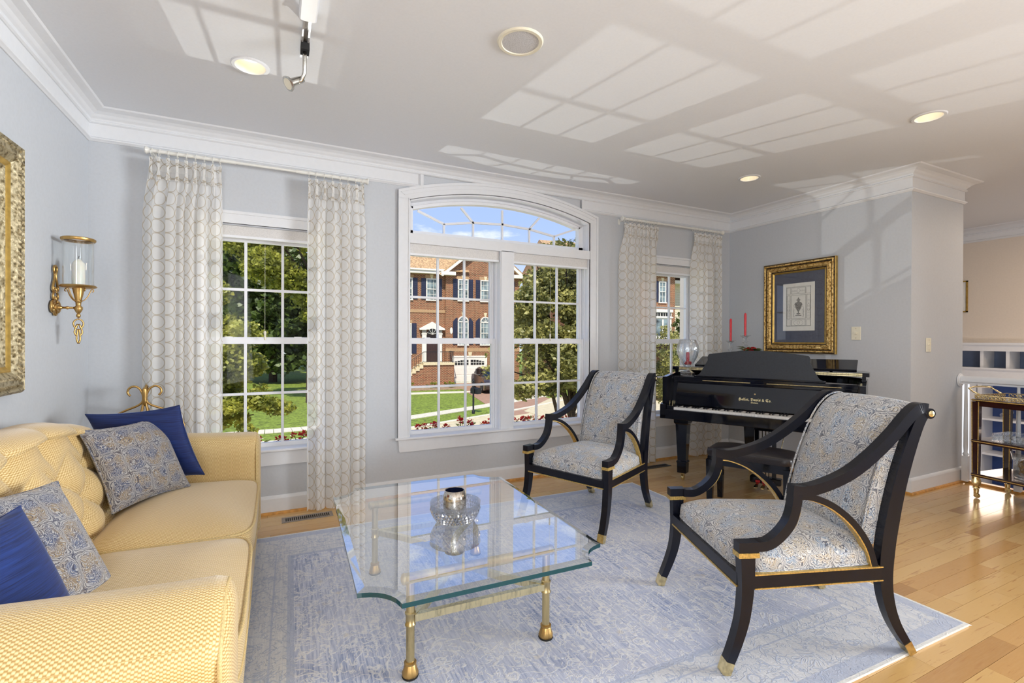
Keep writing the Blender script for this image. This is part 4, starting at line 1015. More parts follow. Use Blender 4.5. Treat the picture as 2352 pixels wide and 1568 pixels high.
for k in range(5):
    a = 2*pi*k/5+.4
    part('curl_bracket', G().tube([(SX+r_*cos(a), 3.30+r_*sin(a), z_) for r_, z_ in cr_path([(.014, 1.448), (.026, 1.455), (.040, 1.478), (.050, 1.505), (.058, 1.512), (.062, 1.502), (.055, 1.498)], 3)], .0026, 6), m_antique, t, smooth=True)
part('candle_tray', G().lathe([(.001, .0), (.060, .0), (.074, .005), (.077, .010), (.070, .016), (.062, .013), (.001, .012)], (SX, 3.30, 1.515), 36), m_antique, t, smooth=40)
pend = G()
for s in (1, -1):
    for pts in ([(0, 1.352), (s*.014, 1.345), (s*.022, 1.328), (s*.016, 1.308), (s*.008, 1.306), (s*.010, 1.318)], [(s*.003, 1.325), (s*.013, 1.30), (s*.017, 1.28), (s*.008, 1.262)], [(s*.003, 1.30), (s*.006, 1.27), (s*.008, 1.245), (s*.001, 1.222)]):
        pend.tube([(SX+p[0]*.8, 3.30+p[0]*.5, p[1]) for p in cr_path(pts, 3)], .004, 6)
part('pendant_leaf', pend, m_antique, t, smooth=True)
part('hurricane_glass', G().lathe([(.064, 1.531), (.064, 1.768)], (SX, 3.30, 0), 48, caps=False).lathe([(.0615, 1.768), (.0615, 1.531)], (SX, 3.30, 0), 48, caps=False), m_hurricane, t, smooth=True)
part('rim_ring', G().lathe([(.060, 1.764), (.068, 1.762), (.072, 1.768), (.072, 1.776), (.066, 1.780), (.060, 1.776)], (SX, 3.30, 0), 48, caps=False), m_antique, t, smooth=40)
t = thing('pillar_candle', (SX, 3.30, 1.5285), 0, 'ivory pillar candle inside the wall sconce glass', 'candle')
part('wax', G().lathe([(.001, 0), (.027, 0), (.0275, .10), (.026, .118), (.018, .128), (.008, .140), (.001, .143)], (0, 0, 0), 28), m_wax, t, world=False, smooth=50)
part('wick', G().tube([(0, 0, .142), (.001, 0, .152), (.003, .001, .157)], .0012, 6), m_dark, t, world=False)

# ================================================================== FRAMED PICTURES
def picture(name, face, u0, u1, z0, z1, lab, style):
    """frame hung on a side wall: face 'L' = left wall (+x normal), 'R' = right wall (-x normal); u = world y"""
    s = 1 if face == 'L' else -1; xw = X0 if face == 'L' else X1
    t = thing(name, (xw, (u0+u1)/2, z0), 0, lab, 'picture')
    def mould(prof, m, nm, smooth=False, kind=None):
        # prof: (inset from outer edge, height off the wall)
        rings = []
        for i_, h_ in prof:
            rings.append([(xw+s*h_, u0+i_, z0+i_), (xw+s*h_, u1-i_, z0+i_), (xw+s*h_, u1-i_, z1-i_), (xw+s*h_, u0+i_, z1-i_)])
        g = G().loft(rings, caps=False); return part(nm, g, m, t, kind=kind)
    if style == 'urn':
        mould([(0, .002), (0, .030), (.004, .034)], m_giltflat, 'side_band'); mould([(.004, .034), (.010, .036), (.012, .030)], m_darkline, 'outer_line')
        mould([(.012, .030), (.014, .046), (.022, .050), (.030, .044), (.032, .036)], m_gilt, 'rope_band'); mould([(.032, .036), (.036, .030), (.040, .034)], m_darkline, 'inner_line')
        mould([(.040, .034), (.050, .044), (.068, .046), (.084, .030)], m_gilt, 'carved_band'); mould([(.084, .030), (.088, .022), (.093, .024)], m_darkline, 'dark_line'); mould([(.093, .024), (.098, .026), (.110, .014), (.110, .008)], m_giltflat, 'slip')
        inner_i = .110; bead = G(); step = .0165; rr = .0062; inn = .022; hh = .048; carv_i, carv_h = .060, .045
    else:
        mould([(0, .002), (0, .036), (.012, .050), (.022, .044)], m_gilt2, 'outer_band'); mould([(.022, .044), (.030, .052), (.075, .050), (.095, .034)], m_gilt2, 'carved_band'); mould([(.095, .034), (.10, .036), (.112, .030), (.118, .026)], m_giltflat, 'slip'); mould([(.118, .026), (.135, .018), (.150, .012)], m_gilt2, 'inner_band')
        inner_i = .150; bead = None; carv_i, carv_h, step = .050, .050, .02
    # carved ornament in low relief
    cg = G(); rn = random.Random(3)
    def along(i_, st, fn):
        for (a, b) in (((u0+i_, z0+i_), (u1-i_, z0+i_)), ((u1-i_, z0+i_), (u1-i_, z1-i_)), ((u1-i_, z1-i_), (u0+i_, z1-i_)), ((u0+i_, z1-i_), (u0+i_, z0+i_))):
            L = math.hypot(b[0]-a[0], b[1]-a[1]); k = max(1, int(L/st)); du, dz = (b[0]-a[0])/L, (b[1]-a[1])/L
            for q in range(k): fn(a[0]+du*L*(q+.5)/k, a[1]+dz*L*(q+.5)/k, du, dz, q)
    def petal(y, z, du, dz, q, sc=1.0, h_=carv_h):
        for sgn in (1, -1):
            ox, oz = -dz*sgn*.010*sc, du*sgn*.010*sc; c_ = (xw+s*h_, y+ox+du*.003*(q % 2), z+oz+dz*.003*(q % 2)); l, w_ = .011*sc, .0045*sc
            d1 = (du*l+ox*.5, dz*l+oz*.5); d2 = (-dz*w_, du*w_)
            cg.add([(c_[0], c_[1]-d1[0], c_[2]-d1[1]), (c_[0], c_[1]+d2[0], c_[2]+d2[1]), (c_[0], c_[1]+d1[0], c_[2]+d1[1]), (c_[0], c_[1]-d2[0], c_[2]-d2[1]), (c_[0]+s*.006*sc, c_[1], c_[2])], [(0, 1, 4), (1, 2, 4), (2, 3, 4), (3, 0, 4)])
    along(carv_i, .020 if style == 'urn' else .024, lambda *a: petal(*a, sc=1 if style == 'urn' else 1.5))
    if style == 'urn':
        along(.022, .011, lambda y, z, du, dz, q: cg.ball((xw+s*.0475, y, z), .0055, 6, 4))
    part('carving', cg, m_gilt if style == 'urn' else m_gilt2, t, kind='stuff')
    return t, inner_i, s, xw
# print on the right wall
U0, U1, V0, V1 = 2.652, 3.378, 1.125, 2.035
t, ii, s, xw = picture('framed_print', 'R', U0, U1, V0, V1, 'gold framed engraving of a lidded urn on the right wall above the piano', 'urn')
part('mount', G().box(xw-.010, U0+ii-.004, V0+ii-.004, xw-.004, U1-ii+.004, V1-ii+.004), m_mat, t)
pc, pw, phh, pz = 3.015, .128, .236, 1.585
pw_ = .160
paper = part('paper', G().box(xw-.0125, pc-pw_, pz-phh, xw-.010, pc+pw_, pz+phh), m_paper, t)
def on(y0, z0, y1, z1, m=m_ink, d=.0006): return G().box(xw-.0125-d, y0, z0, xw-.0125, y1, z1)
def frame_rect(cy_, cz_, hw, hh, lw=.0014):
    g = G(); x0, x1 = xw-.0132, xw-.0125
    return g.box(x0, cy_-hw, cz_-hh, x1, cy_+hw, cz_-hh+lw).box(x0, cy_-hw, cz_+hh-lw, x1, cy_+hw, cz_+hh).box(x0, cy_-hw, cz_-hh, x1, cy_-hw+lw, cz_+hh).box(x0, cy_+hw-lw, cz_-hh, x1, cy_+hw, cz_+hh)
ink = G()
for r_ in ((pc, pz+.005, .124, .196), (pc, pz-.0, .076, .118), (pc, pz+.161, .072, .032), (pc, pz-.157, .072, .032), (pc-.101, pz, .018, .118), (pc+.101, pz, .018, .118)):
    ink.merge(frame_rect(*r_))
    ink.merge(frame_rect(r_[0], r_[1], r_[2]-.004, r_[3]-.004, .0007))
for sy in (-1, 1):
    for sz in (.161, -.157): ink.merge(frame_rect(pc+sy*.101, pz+sz, .019, .032))
def oval(cy_, cz_, a, b, w_=.0014, n=28):
    g = G(); x0 = xw-.0133
    for k in range(n):
        p, q = 2*pi*k/n, 2*pi*(k+1)/n
        g.add([(x0, cy_+a*cos(p), cz_+b*sin(p)), (x0, cy_+a*cos(q), cz_+b*sin(q)), (x0, cy_+(a-w_)*cos(q), cz_+(b-w_)*sin(q)), (x0, cy_+(a-w_)*cos(p), cz_+(b-w_)*sin(p))], [(0, 1, 2, 3)])
    return g
for o_ in ((pc, pz-.157, .050, .028), (pc, pz-.157, .014, .018), (pc, pz+.161, .016, .022), (pc-.101, pz-.01, .014, .036), (pc+.101, pz-.01, .014, .036)): ink.merge(oval(*o_))
ink.merge(G().prism([(pc-.020, pz-.072), (pc+.020, pz-.072), (pc+.018, pz-.064), (pc-.018, pz-.064)], xw-.0133, xw-.0125, 'x')).merge(G().box(xw-.0133, pc-.030, pz-.088, xw-.0125, pc+.030, pz-.082))
part('engraving_lines', ink, m_ink, paper)
urn = [(0, -.078), (.010, -.074), (.006, -.062), (.004, -.05), (.010, -.042), (.022, -.02), (.034, .01), (.038, .028), (.034, .038), (.026, .044), (.012, .050), (.010, .058), (.022, .068), (.012, .074), (.006, .084), (.0, .096)]
poly = [(pc+a, pz+b) for a, b in urn]+[(pc-a, pz+b) for a, b in reversed(urn[1:-1])]
part('urn_figure', G().prism(poly, xw-.0134, xw-.0125, 'x'), m_inkgrey, paper)
det = G()
for sy in (-1, 1):
    det.tube([(xw-.0130, pc+sy*(.034+.012*sin(pi*k/8)), pz+.030-.036*k/8) for k in range(9)], .0011, 4); det.tube([(xw-.013, pc+sy*.052, pz-.10+.10*k/6) for k in range(7)], .0008, 4)
    for k in range(5): det.merge(oval(pc+sy*(.044+.006*(k % 2)), pz-.095+.016*k, .005, .006, .001, 8))
    for k in range(6): det.merge(oval(pc+sy*.101, pz-.09+.03*k, .007, .008, .0012, 8))
    for k in range(3): det.merge(oval(pc+sy*(.026+.016*k), pz+.158, .006, .007, .0012, 8)); 
for zz in (-.018, -.006, .008, .020): det.box(xw-.0137, pc-.026-.3*(zz+.018)*.6, pz+zz, xw-.0133, pc+.026+.3*(zz+.018)*.6, pz+zz+.0016)
part('ornament_lines', det, m_ink, paper)
part('picture_glass', G().box(xw-.0185, U0+ii-.002, V0+ii-.002, xw-.0165, U1-ii+.002, V1-ii+.002), m_picglass, t)
# large painting at the left edge
t, ii, s, xw = picture('framed_painting', 'L', 1.78, 2.865, 1.010, 2.090, 'large ornate silver-gilt framed painting at the left picture edge', 'old')
part('canvas', G().box(xw+.004, 1.78+ii-.004, 1.010+ii-.004, xw+.012, 2.865-ii+.004, 2.090-ii+.004), m_redpaint, t)

# ================================================================== GRAND PIANO
PR = math.atan2(-.899, .438)
t = thing('grand_piano', (3.02, 3.20, 0), PR, 'black lacquer baby grand piano in the right corner with its fallboard open', 'piano')
P = dict(world=False); W = 1.45
out = cr_path([(W, .30), (W, .52), (1.40, .66), (1.24, .78), (1.04, .88), (.84, 1.00), (.62, 1.10), (.36, 1.13), (.14, 1.06), (.02, .90), (0, .62), (0, .30)], 5)
outl = [(W, .06)]+out+[(0, .06)]
def offs(pts, d):
    n = len(pts); o = []
    for i, p in enumerate(pts):
        a, b = Vector(pts[max(0, i-1)]), Vector(pts[min(n-1, i+1)]); tt = (b-a).normalized(); o.append((p[0]-tt.y*d, p[1]+tt.x*d))
    return o
inn = offs(outl, .035)
rim = G(); rings = []
for a, b in zip(outl, inn): rings.append([(a[0], a[1], .62), (a[0], a[1], .93 if a[1] < .28 else .955), (b[0], b[1], .93 if a[1] < .28 else .955), (b[0], b[1], .62)])
part('rim', G().loft(rings), m_black, t, smooth=30, **P)
part('key_bed', G().prism([(p[0], p[1]) for p in offs(outl, .004)], .60, .64, 'z'), m_black, t, **P)
part('soundboard_case', G().prism([(p[0], p[1]) for p in offs([q for q in outl if q[1] > .25], .03)], .66, .90, 'z'), m_black, t, **P)
part('key_slip', G().cham(.0, .0, .570, W, .030, .652, .004).box(0, .025, .572, W, .12, .60), m_black, t, **P)
for x0, x1 in ((0, .048), (W-.048, W)):
    pr = cr_path([(0, .60), (0, .68), (.012, .695), (.055, .700), (.085, .725), (.105, .79), (.135, .865), (.17, .915), (.21, .93)], 4)
    part('arm', G().prism([(0, .57)]+[(p[0], p[1]) for p in pr]+[(.30, .93), (.30, .60)], x0, x1, 'x'), m_black, t, smooth=30, **P)
for x0, x1 in ((.048, .108), (W-.108, W-.048)): part('key_block', G().cham(x0, .018, .64, x1, .17, .684, .003), m_black, t, **P)
kx0, kx1 = .110, W-.110; kw = (kx1-kx0)/52
wk = G().cham(0, 0, 0, kw-.0008, .145, .018, .001).box(0, -.001, -.02, kw-.0008, .14, .0)
wme = mesh('white_key', wk, m_whiteivory)
bk_ = G().loft([[(0, 0, 0), (.0105, 0, 0), (.0105, .095, 0), (0, .095, 0)], [(.0008, .004, .010), (.0097, .004, .010), (.0097, .095, .010), (.0008, .095, .010)], [(.002, .012, .0125), (.0085, .012, .0125), (.0085, .095, .0125), (.002, .095, .0125)]])
bme = mesh('black_key', bk_, m_black)
for i in range(52):
    o = bpy.data.objects.new('white_key', wme); C.objects.link(o); o.parent = t; o.location = (kx0+i*kw, .026, .652)
pat = [1, 0, 1, 1, 0, 1, 1]
for i in range(51):
    if (i % 7) in (0, 2, 3, 5, 6):
        o = bpy.data.objects.new('black_key', bme); C.objects.link(o); o.parent = t; o.location = (kx0+(i+1)*kw-.00525, .075, .6695)
part('keyboard_felt', G().box(.05, .168, .655, W-.05, .172, .673), m_mahog, t, **P)
fb = cr_path([(.172, .682), (.176, .72), (.186, .78), (.198, .84), (.204, .870)], 3)
part('fallboard', G().prism([(p[0], p[1]) for p in fb]+[(.240, .870), (.22, .68)], .049, W-.049, 'x'), m_black, t, smooth=30, **P)
part('name_rail', G().cham(.049, .196, .872, W-.049, .236, .893, .003).box(.049, .206, .893, W-.049, .24, .912), m_black, t, **P)
part('stretcher_top', G().cham(.036, .222, .905, W-.036, .345, .925, .004), m_black, t, **P)
part('hinge_strip', G().tube([(.30, .205, .899), (.68, .205, .899)], .0045, 6).tube([(.80, .205, .899), (1.30, .205, .899)], .0045, 6), m_brasscap, t, smooth=40, **P)
for x, kx in ((.056, 0), (W-.062, 1)): part('brass_hinge', G().box(x, .14, .684, x+.006, .17, .712), m_brasscap, t, **P)
# music desk
dk = [(.215, .935), (.245, .950), (.262, .975), (.290, 1.03), (.312, 1.075), (.310, 1.10), (.318, 1.125), (.330, 1.132)]
right_ = [(1.40-p[0], p[1]) for p in reversed(dk)]
topc = [(.330+(1.07-.330)*k/16, 1.132+.034*sin(pi*k/16)) for k in range(1, 16)]
desk = cr_path([dk[0]], 1)[:0]+[tuple(p) for p in cr_path(dk, 4)]+topc+[tuple(p) for p in cr_path(right_, 4)]
M_ = Matrix.Translation((0, .295, .935)) @ Matrix.Rotation(R(-9), 4, 'X') @ Matrix.Translation((0, 0, -.935))
part('music_desk', G().prism([(p[0], p[1]) for p in desk], -.007, .007, 'y').tf(M_), m_blackmatte, t, smooth=30, **P)
part('desk_ledge', G().cham(.205, .262, .925, 1.195, .312, .937, .002), m_black, t, **P)
# lid with its brass piano hinge and the front flap folded back
lid = [(p[0], p[1]) for p in offs(outl, -.012) if p[1] > .345]; lid = [(W+.012, .345)]+lid+[(-.012, .345)]
part('lid', G().prism(lid, .978, 1.008, 'z'), m_black, t, **P)
hg = part('lid_hinge', G().box(.05, .338, .982, W-.03, .346, 1.004).tube([(.05, .338, .993), (W-.03, .338, .993)], .0035, 8), m_pale_brass, t, **P)
sc_ = G()
for i in range(22):
    for z in (.986, 1.000): sc_.box(.08+i*.062, .3365, z-.0015, .083+i*.062, .338, z+.0015)
part('hinge_screws', sc_, m_dark, hg, **P)
part('lid_flap', G().cham(.185, .365, 0, 1.385, .60, .022, .003).tf(Matrix.Translation((0, .365, 1.010)) @ Matrix.Rotation(R(17), 4, 'X') @ Matrix.Translation((0, -.365, 0))), m_black, t, **P)
part('lid_support', G().box(.25, .54, 1.008, .27, .56, 1.065).box(1.20, .54, 1.008, 1.22, .56, 1.065), m_black, t, **P)
for x in (.02, 1.43): part('lid_prop_block', G().box(x-.012, .36, .955, x+.012, .38, .979), m_black, t, **P)
for x, y in ((.135, .20), (W-.135, .20), (.55, .86)):
    lg = G()
    def sq(h, z): return [(x-h, y-h, z), (x+h, y-h, z), (x+h, y+h, z), (x-h, y+h, z)]
    lg.loft([sq(.062, .60), sq(.062, .52), sq(.050, .505), sq(.036, .185), sq(.043, .178), sq(.043, .165), sq(.040, .160), sq(.038, .075)])
    L_o = part('leg', lg, m_black, t, **P)
    part('leg_collar', G().loft([sq(.064, .545), sq(.064, .553)]).loft([sq(.0445, .170), sq(.0445, .174)]), m_black, L_o, **P)
    part('caster_fork', G().lathe([(.020, .075), (.020, .068), (.008, .062)], (x, y, 0), 16).box(x-.012, y-.012, .02, x-.009, y+.012, .066).box(x+.009, y-.012, .02, x+.012, y+.012, .066), m_brasscap, L_o, **P)
    part('caster_wheel', G().lathe([(.001, -.008), (.026, -.008), (.028, 0), (.026, .008), (.001, .008)], (x, y+.008, .028), 20, 'x'), m_brasscap, L_o, smooth=40, **P)
ly = part('pedal_lyre', G().cham(.62, .32, .52, .93, .42, .60, .005).cham(.68, .36, .49, .88, .40, .53, .003).box(.685, .365, .10, .715, .395, .5).box(.815, .365, .10, .845, .395, .5).cham(.65, .345, .05, .885, .415, .105, .006), m_black, t, **P)
part('pedal_rods', G().tube([(.74, .38, .1), (.74, .38, .5)], .0035, 6).tube([(.765, .38, .1), (.765, .38, .5)], .0035, 6).tube([(.79, .38, .1), (.79, .38, .5)], .0035, 6).tube([(.70, .40, .12), (.82, .60, .62)], .003, 6).tube([(.84, .40, .12), (.90, .60, .62)], .003, 6), m_brasscap, ly, smooth=True, **P)
for x in (.715, .765, .815): 
    pd = part('pedal', G().loft([[(x-.008, .35, .052), (x+.008, .35, .052), (x+.008, .35, .060), (x-.008, .35, .060)], [(x-.010, .30, .045), (x+.010, .30, .045), (x+.010, .30, .053), (x-.010, .30, .053)], [(x-.016, .255, .035), (x+.016, .255, .035), (x+.016, .255, .043), (x-.016, .255, .043)], [(x-.010, .238, .033), (x+.010, .238, .033), (x+.010, .238, .040), (x-.010, .238, .040)]]), m_brasscap, t, **P)
    part('pedal_felt', G().box(x-.017, .330, .060, x+.017, .350, .078), m_redwax, pd, **P)
def text(name, body, size, loc, rot, parent, mat, align='CENTER', depth=.0003):
    c = bpy.data.curves.new(name, 'FONT'); c.body = body; c.size = size; c.align_x = align; c.extrude = depth; c.materials.append(mat)
    tmp = bpy.data.objects.new(name, c); C.objects.link(tmp); bpy.context.view_layer.update()
    me = bpy.data.meshes.new_from_object(tmp.evaluated_get(bpy.context.evaluated_depsgraph_get())); bpy.data.objects.remove(tmp)
    o = bpy.data.objects.new(name, me); C.objects.link(o); o.parent = parent; o.location = loc; o.rotation_euler = rot; return o
def frak(s):
    o = ''
    for ch in s:
        if 'A' <= ch <= 'Z': o += chr(0x1D56C+ord(ch)-65)
        elif 'a' <= ch <= 'z': o += chr(0x1D586+ord(ch)-97)
        else: o += ch
    return o
m_gold = Mt('gold_lettering').bsdf((.90, .78, .45), .35, .3)
text('lettering', frak('Hallet, Davis & Co.'), .030, (.718, .1765, .757), (R(81), 0, 0), t, m_gold)
text('lettering', frak('Boston.'), .017, (.718, .1735, .738), (R(81), 0, 0), t, m_gold)
part('lock_plate', G().lathe([(.001, -.001), (.006, -.001), (.006, .001)], (.718, .190, .812), 14, 'y'), m_brasscap, t, **P)

# ---- piano bench
t = thing('piano_bench', (3.175, 2.415, 0), PR, 'black leather topped piano bench in front of the keyboard', 'bench')
def padf(u, v):
    a_ = 2*pi*u; ca, sa = cos(a_), sin(a_); k = (abs(ca)**8+abs(sa)**8)**(-1/8); px, py = ca*k, sa*k
    if v < .4: q = v/.4; rad = 1+.02*sin(pi*q); z = .385+.05*q
    else: rad = 1-((v-.4)/.6)**1.3; z = .435+.032*(1-rad**2.2)
    return (px*rad*.282, py*rad*.172, z)
pad = part('seat_pad', G().grid(padf, 72, 20, True), m_leather, t, smooth=True, **P)
part('frame', G().box(-.27, -.160, .325, .27, -.135, .384).box(-.27, .135, .325, .27, .160, .384).box(-.27, -.16, .325, -.245, .16, .384).box(.245, -.16, .325, .27, .16, .384).box(-.26, -.15, .375, .26, .15, .386), m_black, t, **P)
for sx in (-1, 1):
    for sy in (-1, 1): part('leg', G().loft([[(sx*.255-h, sy*.145-h, z), (sx*.255+h, sy*.145-h, z), (sx*.255+h, sy*.145+h, z), (sx*.255-h, sy*.145+h, z)] for h, z in ((.018, 0), (.022, .18), (.024, .36))]), m_black, t, **P)
for sx in (-1, 1): part('height_knob', G().tube([(sx*.27, 0, .395), (sx*.31, 0, .395)], .006, 10).lathe([(.001, 0), (.020, .0), (.023, .006), (.023, .016), (.020, .022), (.001, .022)], (sx*.30-(.011), 0, .395), 16, 'x'), m_black, t, smooth=40, **P)

# ---- things on the piano
PT = Matrix.Translation((3.02, 3.20, 0)) @ Matrix.Rotation(PR, 4, 'Z')
def ploc(x, y, z): return tuple(PT @ Vector((x, y, z)))
t = thing('crystal_urn', ploc(.150, .272, .9262), PR, 'fluted crystal urn vase on a square foot on the left end of the piano', 'vase')
part('square_foot', G().cham(-.052, -.045, 0, .052, .045, .038, .006).loft([[(-.04, -.036, .038), (.04, -.036, .038), (.04, .036, .038), (-.04, .036, .038)], [(-.014, -.014, .06), (.014, -.014, .06), (.014, .014, .06), (-.014, .014, .06)]]), m_crystal2, t, **P)
part('urn_body', G().lathe([(.013, .056), (.012, .072), (.020, .084), (.034, .092), (.050, .118), (.075, .165), (.092, .215), (.096, .248), (.089, .285), (.074, .312), (.068, .330), (.0655, .330), (.071, .310), (.086, .284), (.0925, .248), (.089, .215), (.072, .168), (.046, .122), (.028, .102), (.001, .098)], (0, 0, 0), 72, caps=False, flute=lambda z, a: .02*cos(a*18) if z > .1 else 0), m_crystal2, t, smooth=True, **P)
t = thing('urn_candle', ploc(.150, .272, .9262+.106), PR, 'short red candle with red berries inside the crystal urn', 'candle')
part('wax', G().lathe([(.001, 0), (.015, 0), (.015, .105), (.012, .110), (.001, .108)], (0, 0, 0), 18), m_redwax, t, smooth=40, **P)
bb = G(); rn = random.Random(2)
for k in range(14): a = rn.random()*6.3; r_ = .014+.014*rn.random(); bb.ball((r_*cos(a), r_*sin(a), .006+.018*rn.random()), .009, 8, 6)
part('berries', bb, m_redwax, t, smooth=True, **P)
for (x, z1, lb, lb2) in ((.41, 1.249, 'crystal candlestick with stacked faceted tiers, shorter one behind the music desk', 'red taper candle in the shorter left crystal candlestick'), (.535, 1.297, 'taller crystal candlestick standing right of the shorter one on the piano lid', 'red taper candle in the taller right crystal candlestick')):
    L = ploc(x, .70, 1.0085); h = z1-1.0085
    t = thing('candlestick', L, 0, lb, 'candlestick', 'crystal candlesticks on the piano')
    prof = [(.001, 0), (.040, 0), (.042, .010), (.016, .030)]; z = .030; k = 0
    while z < h-.075: prof += [(.011, z+.004), (.028, z+.018), (.011, z+.032)]; z += .036
    prof += [(.010, h-.045), (.018, h-.025), (.045, h-.004), (.045, h), (.012, h-.010), (.001, h-.010)]
    part('crystal_stem', G().lathe(prof, (0, 0, 0), 8), m_crystal2, t, **P)
    tt = thing('taper_candle', (L[0], L[1], L[2]+h-.0095), 0, lb2, 'candle', 'red tapers on the piano')
    part('wax', G().lathe([(.001, 0), (.0095, 0), (.0105, .20), (.008, .212), (.001, .216)], (0, 0, 0), 14), m_redwax, tt, smooth=40, **P)
    part('wick', G().tube([(0, 0, .214), (0, 0, .222)], .001, 5), m_dark, tt, **P)
t = thing('flower_arrangement', ploc(.60, .62, 1.0085), 0, 'low arrangement of red flowers and berries behind the music desk on the piano', 'flowers')
fl_ = G(); lf = G(); rn = random.Random(9)
def leafquad(g, c, d, l, w_):
    d = Vector(d).normalized(); sd = d.cross(Vector((rn.uniform(-1, 1), rn.uniform(-1, 1), 1))).normalized()*w_; c = Vector(c); e_ = c+d*l; m = c+d*l*.5+Vector((0, 0, l*.08))
    g.add([tuple(c), tuple(m+sd), tuple(e_), tuple(m-sd)], [(0, 1, 2, 3)])
for k in range(16):
    a = rn.random()*6.3; r_ = .075*rn.random()**.5; c_ = (r_*cos(a), r_*sin(a)*.7, .135+.055*(1-r_/.09)*rn.random()+.01)
    for q in range(9): b = q*.7; leafquad(fl_, c_, (cos(b), sin(b), .5+.1*q), .02, .009)
    fl_.ball(c_, .008, 6, 5)
for k in range(60): a = rn.random()*6.3; leafquad(lf, (0.02*cos(a), .02*sin(a), .11+.06*rn.random()), (cos(a), sin(a), .2*rn.random()), .06+.05*rn.random(), .010)
part('blooms', fl_, m_petal_r, t, kind='stuff', **P); part('leaves', lf, m_leaf_d, t, kind='stuff', **P)
part('holder', G().lathe([(.001, 0), (.05, 0), (.055, .01), (.03, .05), (.045, .125), (.001, .12)], (0, 0, 0), 20), m_crystal2, t, smooth=40, **P)

# ================================================================== RAILING, BAR CART AND LOWER ROOM
t = thing('stair_railing', (5.47, 1.9, 0), 0, 'white railing with round wall rosette beside the bar cart', 'railing')
pr = [(-.030, -.018), (-.032, .004), (-.026, .020), (-.012, .030), (.012, .030), (.026, .020), (.032, .004), (.030, -.018), (.018, -.026), (.018, -.040), (-.018, -.040), (-.018, -.026)]
part('handrail', G().loft([[(5.47+a, y, .914+b) for a, b in pr] for y in (Y2-.012, YB+.02)]), m_trim, t, smooth=35)
part('wall_rosette', G().lathe([(.052, 0), (.060, -.004), (.058, -.010), (.048, -.012), (.046, -.018), (.030, -.020), (.001, -.020)], (5.47, Y2, .905), 32, 'y'), m_trim, t, smooth=40)
for y in (2.035, 1.70, 1.42, 1.14, .86, .58, .30):
    part('baluster', G().loft([[(5.47-h, y-h, z), (5.47+h, y-h, z), (5.47+h, y+h, z), (5.47-h, y+h, z)] for h, z in ((.021, .018), (.021, .24))]).lathe([(.014, .24), (.021, .25), (.021, .258), (.013, .27), (.016, .32), (.0155, .45), (.011, .80), (.010, .87), (.013, .885)], (5.47, y, 0), 14), m_trim, t, smooth=40)

CA = math.atan2(-.136, .99); t = thing('bar_cart', (5.02, 1.80, 0), CA, 'dark mahogany bar cart with gilt gallery and brass casters by the railing', 'cart')
CXW, CYL = .40, -.78
for ix, x in enumerate((0, CXW)):
    for iy, y in enumerate((0, CYL)):
        def sq(h, z): return [(x-h, y-h, z), (x+h, y-h, z), (x+h, y+h, z), (x-h, y+h, z)]
        l = part('leg', G().loft([sq(.017, .13), sq(.022, .77)]), m_mahog, t, **P)
        part('gilt_bead', G().tube([(x-.019, y-.018, .15), (x-.022, y-.022, .77)], .0035, 6).tube([(x-.019, y+.018, .15), (x-.022, y+.022, .77)], .0035, 6), m_giltline, l, **P)
        part('acanthus_mount', G().lathe([(.012, .075), (.022, .08), (.022, .086), (.016, .09), (.024, .108), (.028, .135), (.021, .16), (.024, .175)], (x, y, 0), 20, flute=lambda z, a: .10*cos(a*6)), m_brasscap, l, smooth=30, **P)
        part('caster', G().lathe([(.016, .045), (.018, .075)], (x, y, 0), 14).box(x-.012, y-.01, .012, x-.009, y+.012, .05).box(x+.009, y-.01, .012, x+.012, y+.012, .05).lathe([(.001, -.007), (.019, -.007), (.021, 0), (.019, .007), (.001, .007)], (x, y-.004, .0212), 16, 'x'), m_brasscap, l, smooth=40, **P)
def shelf(z, th, name, m=m_mahog):
    s = part(name, G().cham(-.024, CYL-.024, z-th, CXW+.024, .024, z, .003), m, t, **P)
    part('gilt_bead', G().tube([(-.026, CYL-.02, z-th*.5), (-.026, .02, z-th*.5)], .0035, 6).tube([(-.02, -.78-.026, z-th*.5), (CXW+.02, -.78-.026, z-th*.5)], .0035, 6).tube([(-.02, .026, z-th*.5), (CXW+.02, .026, z-th*.5)], .0035, 6), m_giltline, s, **P)
shelf(.790, .016, 'top'); shelf(.470, .030, 'middle_shelf'); shelf(.200, .028, 'lower_shelf')
part('apron', G().box(-.016, CYL, .735, -.004, 0, .775).box(0, -.006, .735, CXW, .006, .775).box(CXW+.004, CYL, .735, CXW+.016, 0, .775), m_mahog, t, **P)
gl = G()
for k in range(30):
    y = -.01-k*.026
    for x in (-.012, CXW+.012): gl.tube([(x, y-.011*cos(q*pi/4), .806+.011*sin(q*pi/4)) for q in range(9)], .0028, 5)
for k in range(15):
    x = .01+k*.026; gl.tube([(x-.011*cos(q*pi/4), .012, .806+.011*sin(q*pi/4)) for q in range(9)], .0028, 5)
gl.tube([(-.012, .012, .822), (-.012, CYL, .822)], .003, 6).tube([(CXW+.012, .012, .822), (CXW+.012, CYL, .822)], .003, 6).tube([(-.012, .012, .822), (CXW+.012, .012, .822)], .003, 6)
part('pierced_gallery', gl, m_brasscap, t, **P)
part('end_handle', G().tube([(.06, .012, .822), (.05, .05, .84), (.06, .085, .866), (.16, .10, .874), (.26, .10, .874), (.34, .085, .866), (.35, .05, .84), (.34, .012, .822)], .006, 8), m_brasscap, t, smooth=True, **P)
CT = Matrix.Translation((5.02, 1.80, 0)) @ Matrix.Rotation(CA, 4, 'Z')
def cl(x, y, z): return tuple(CT @ Vector((x, y, z)))
t = thing('glass_tray', cl(.14, -.28, .4705), CA, 'pressed glass rectangular tray on the middle shelf of the bar cart', 'tray')
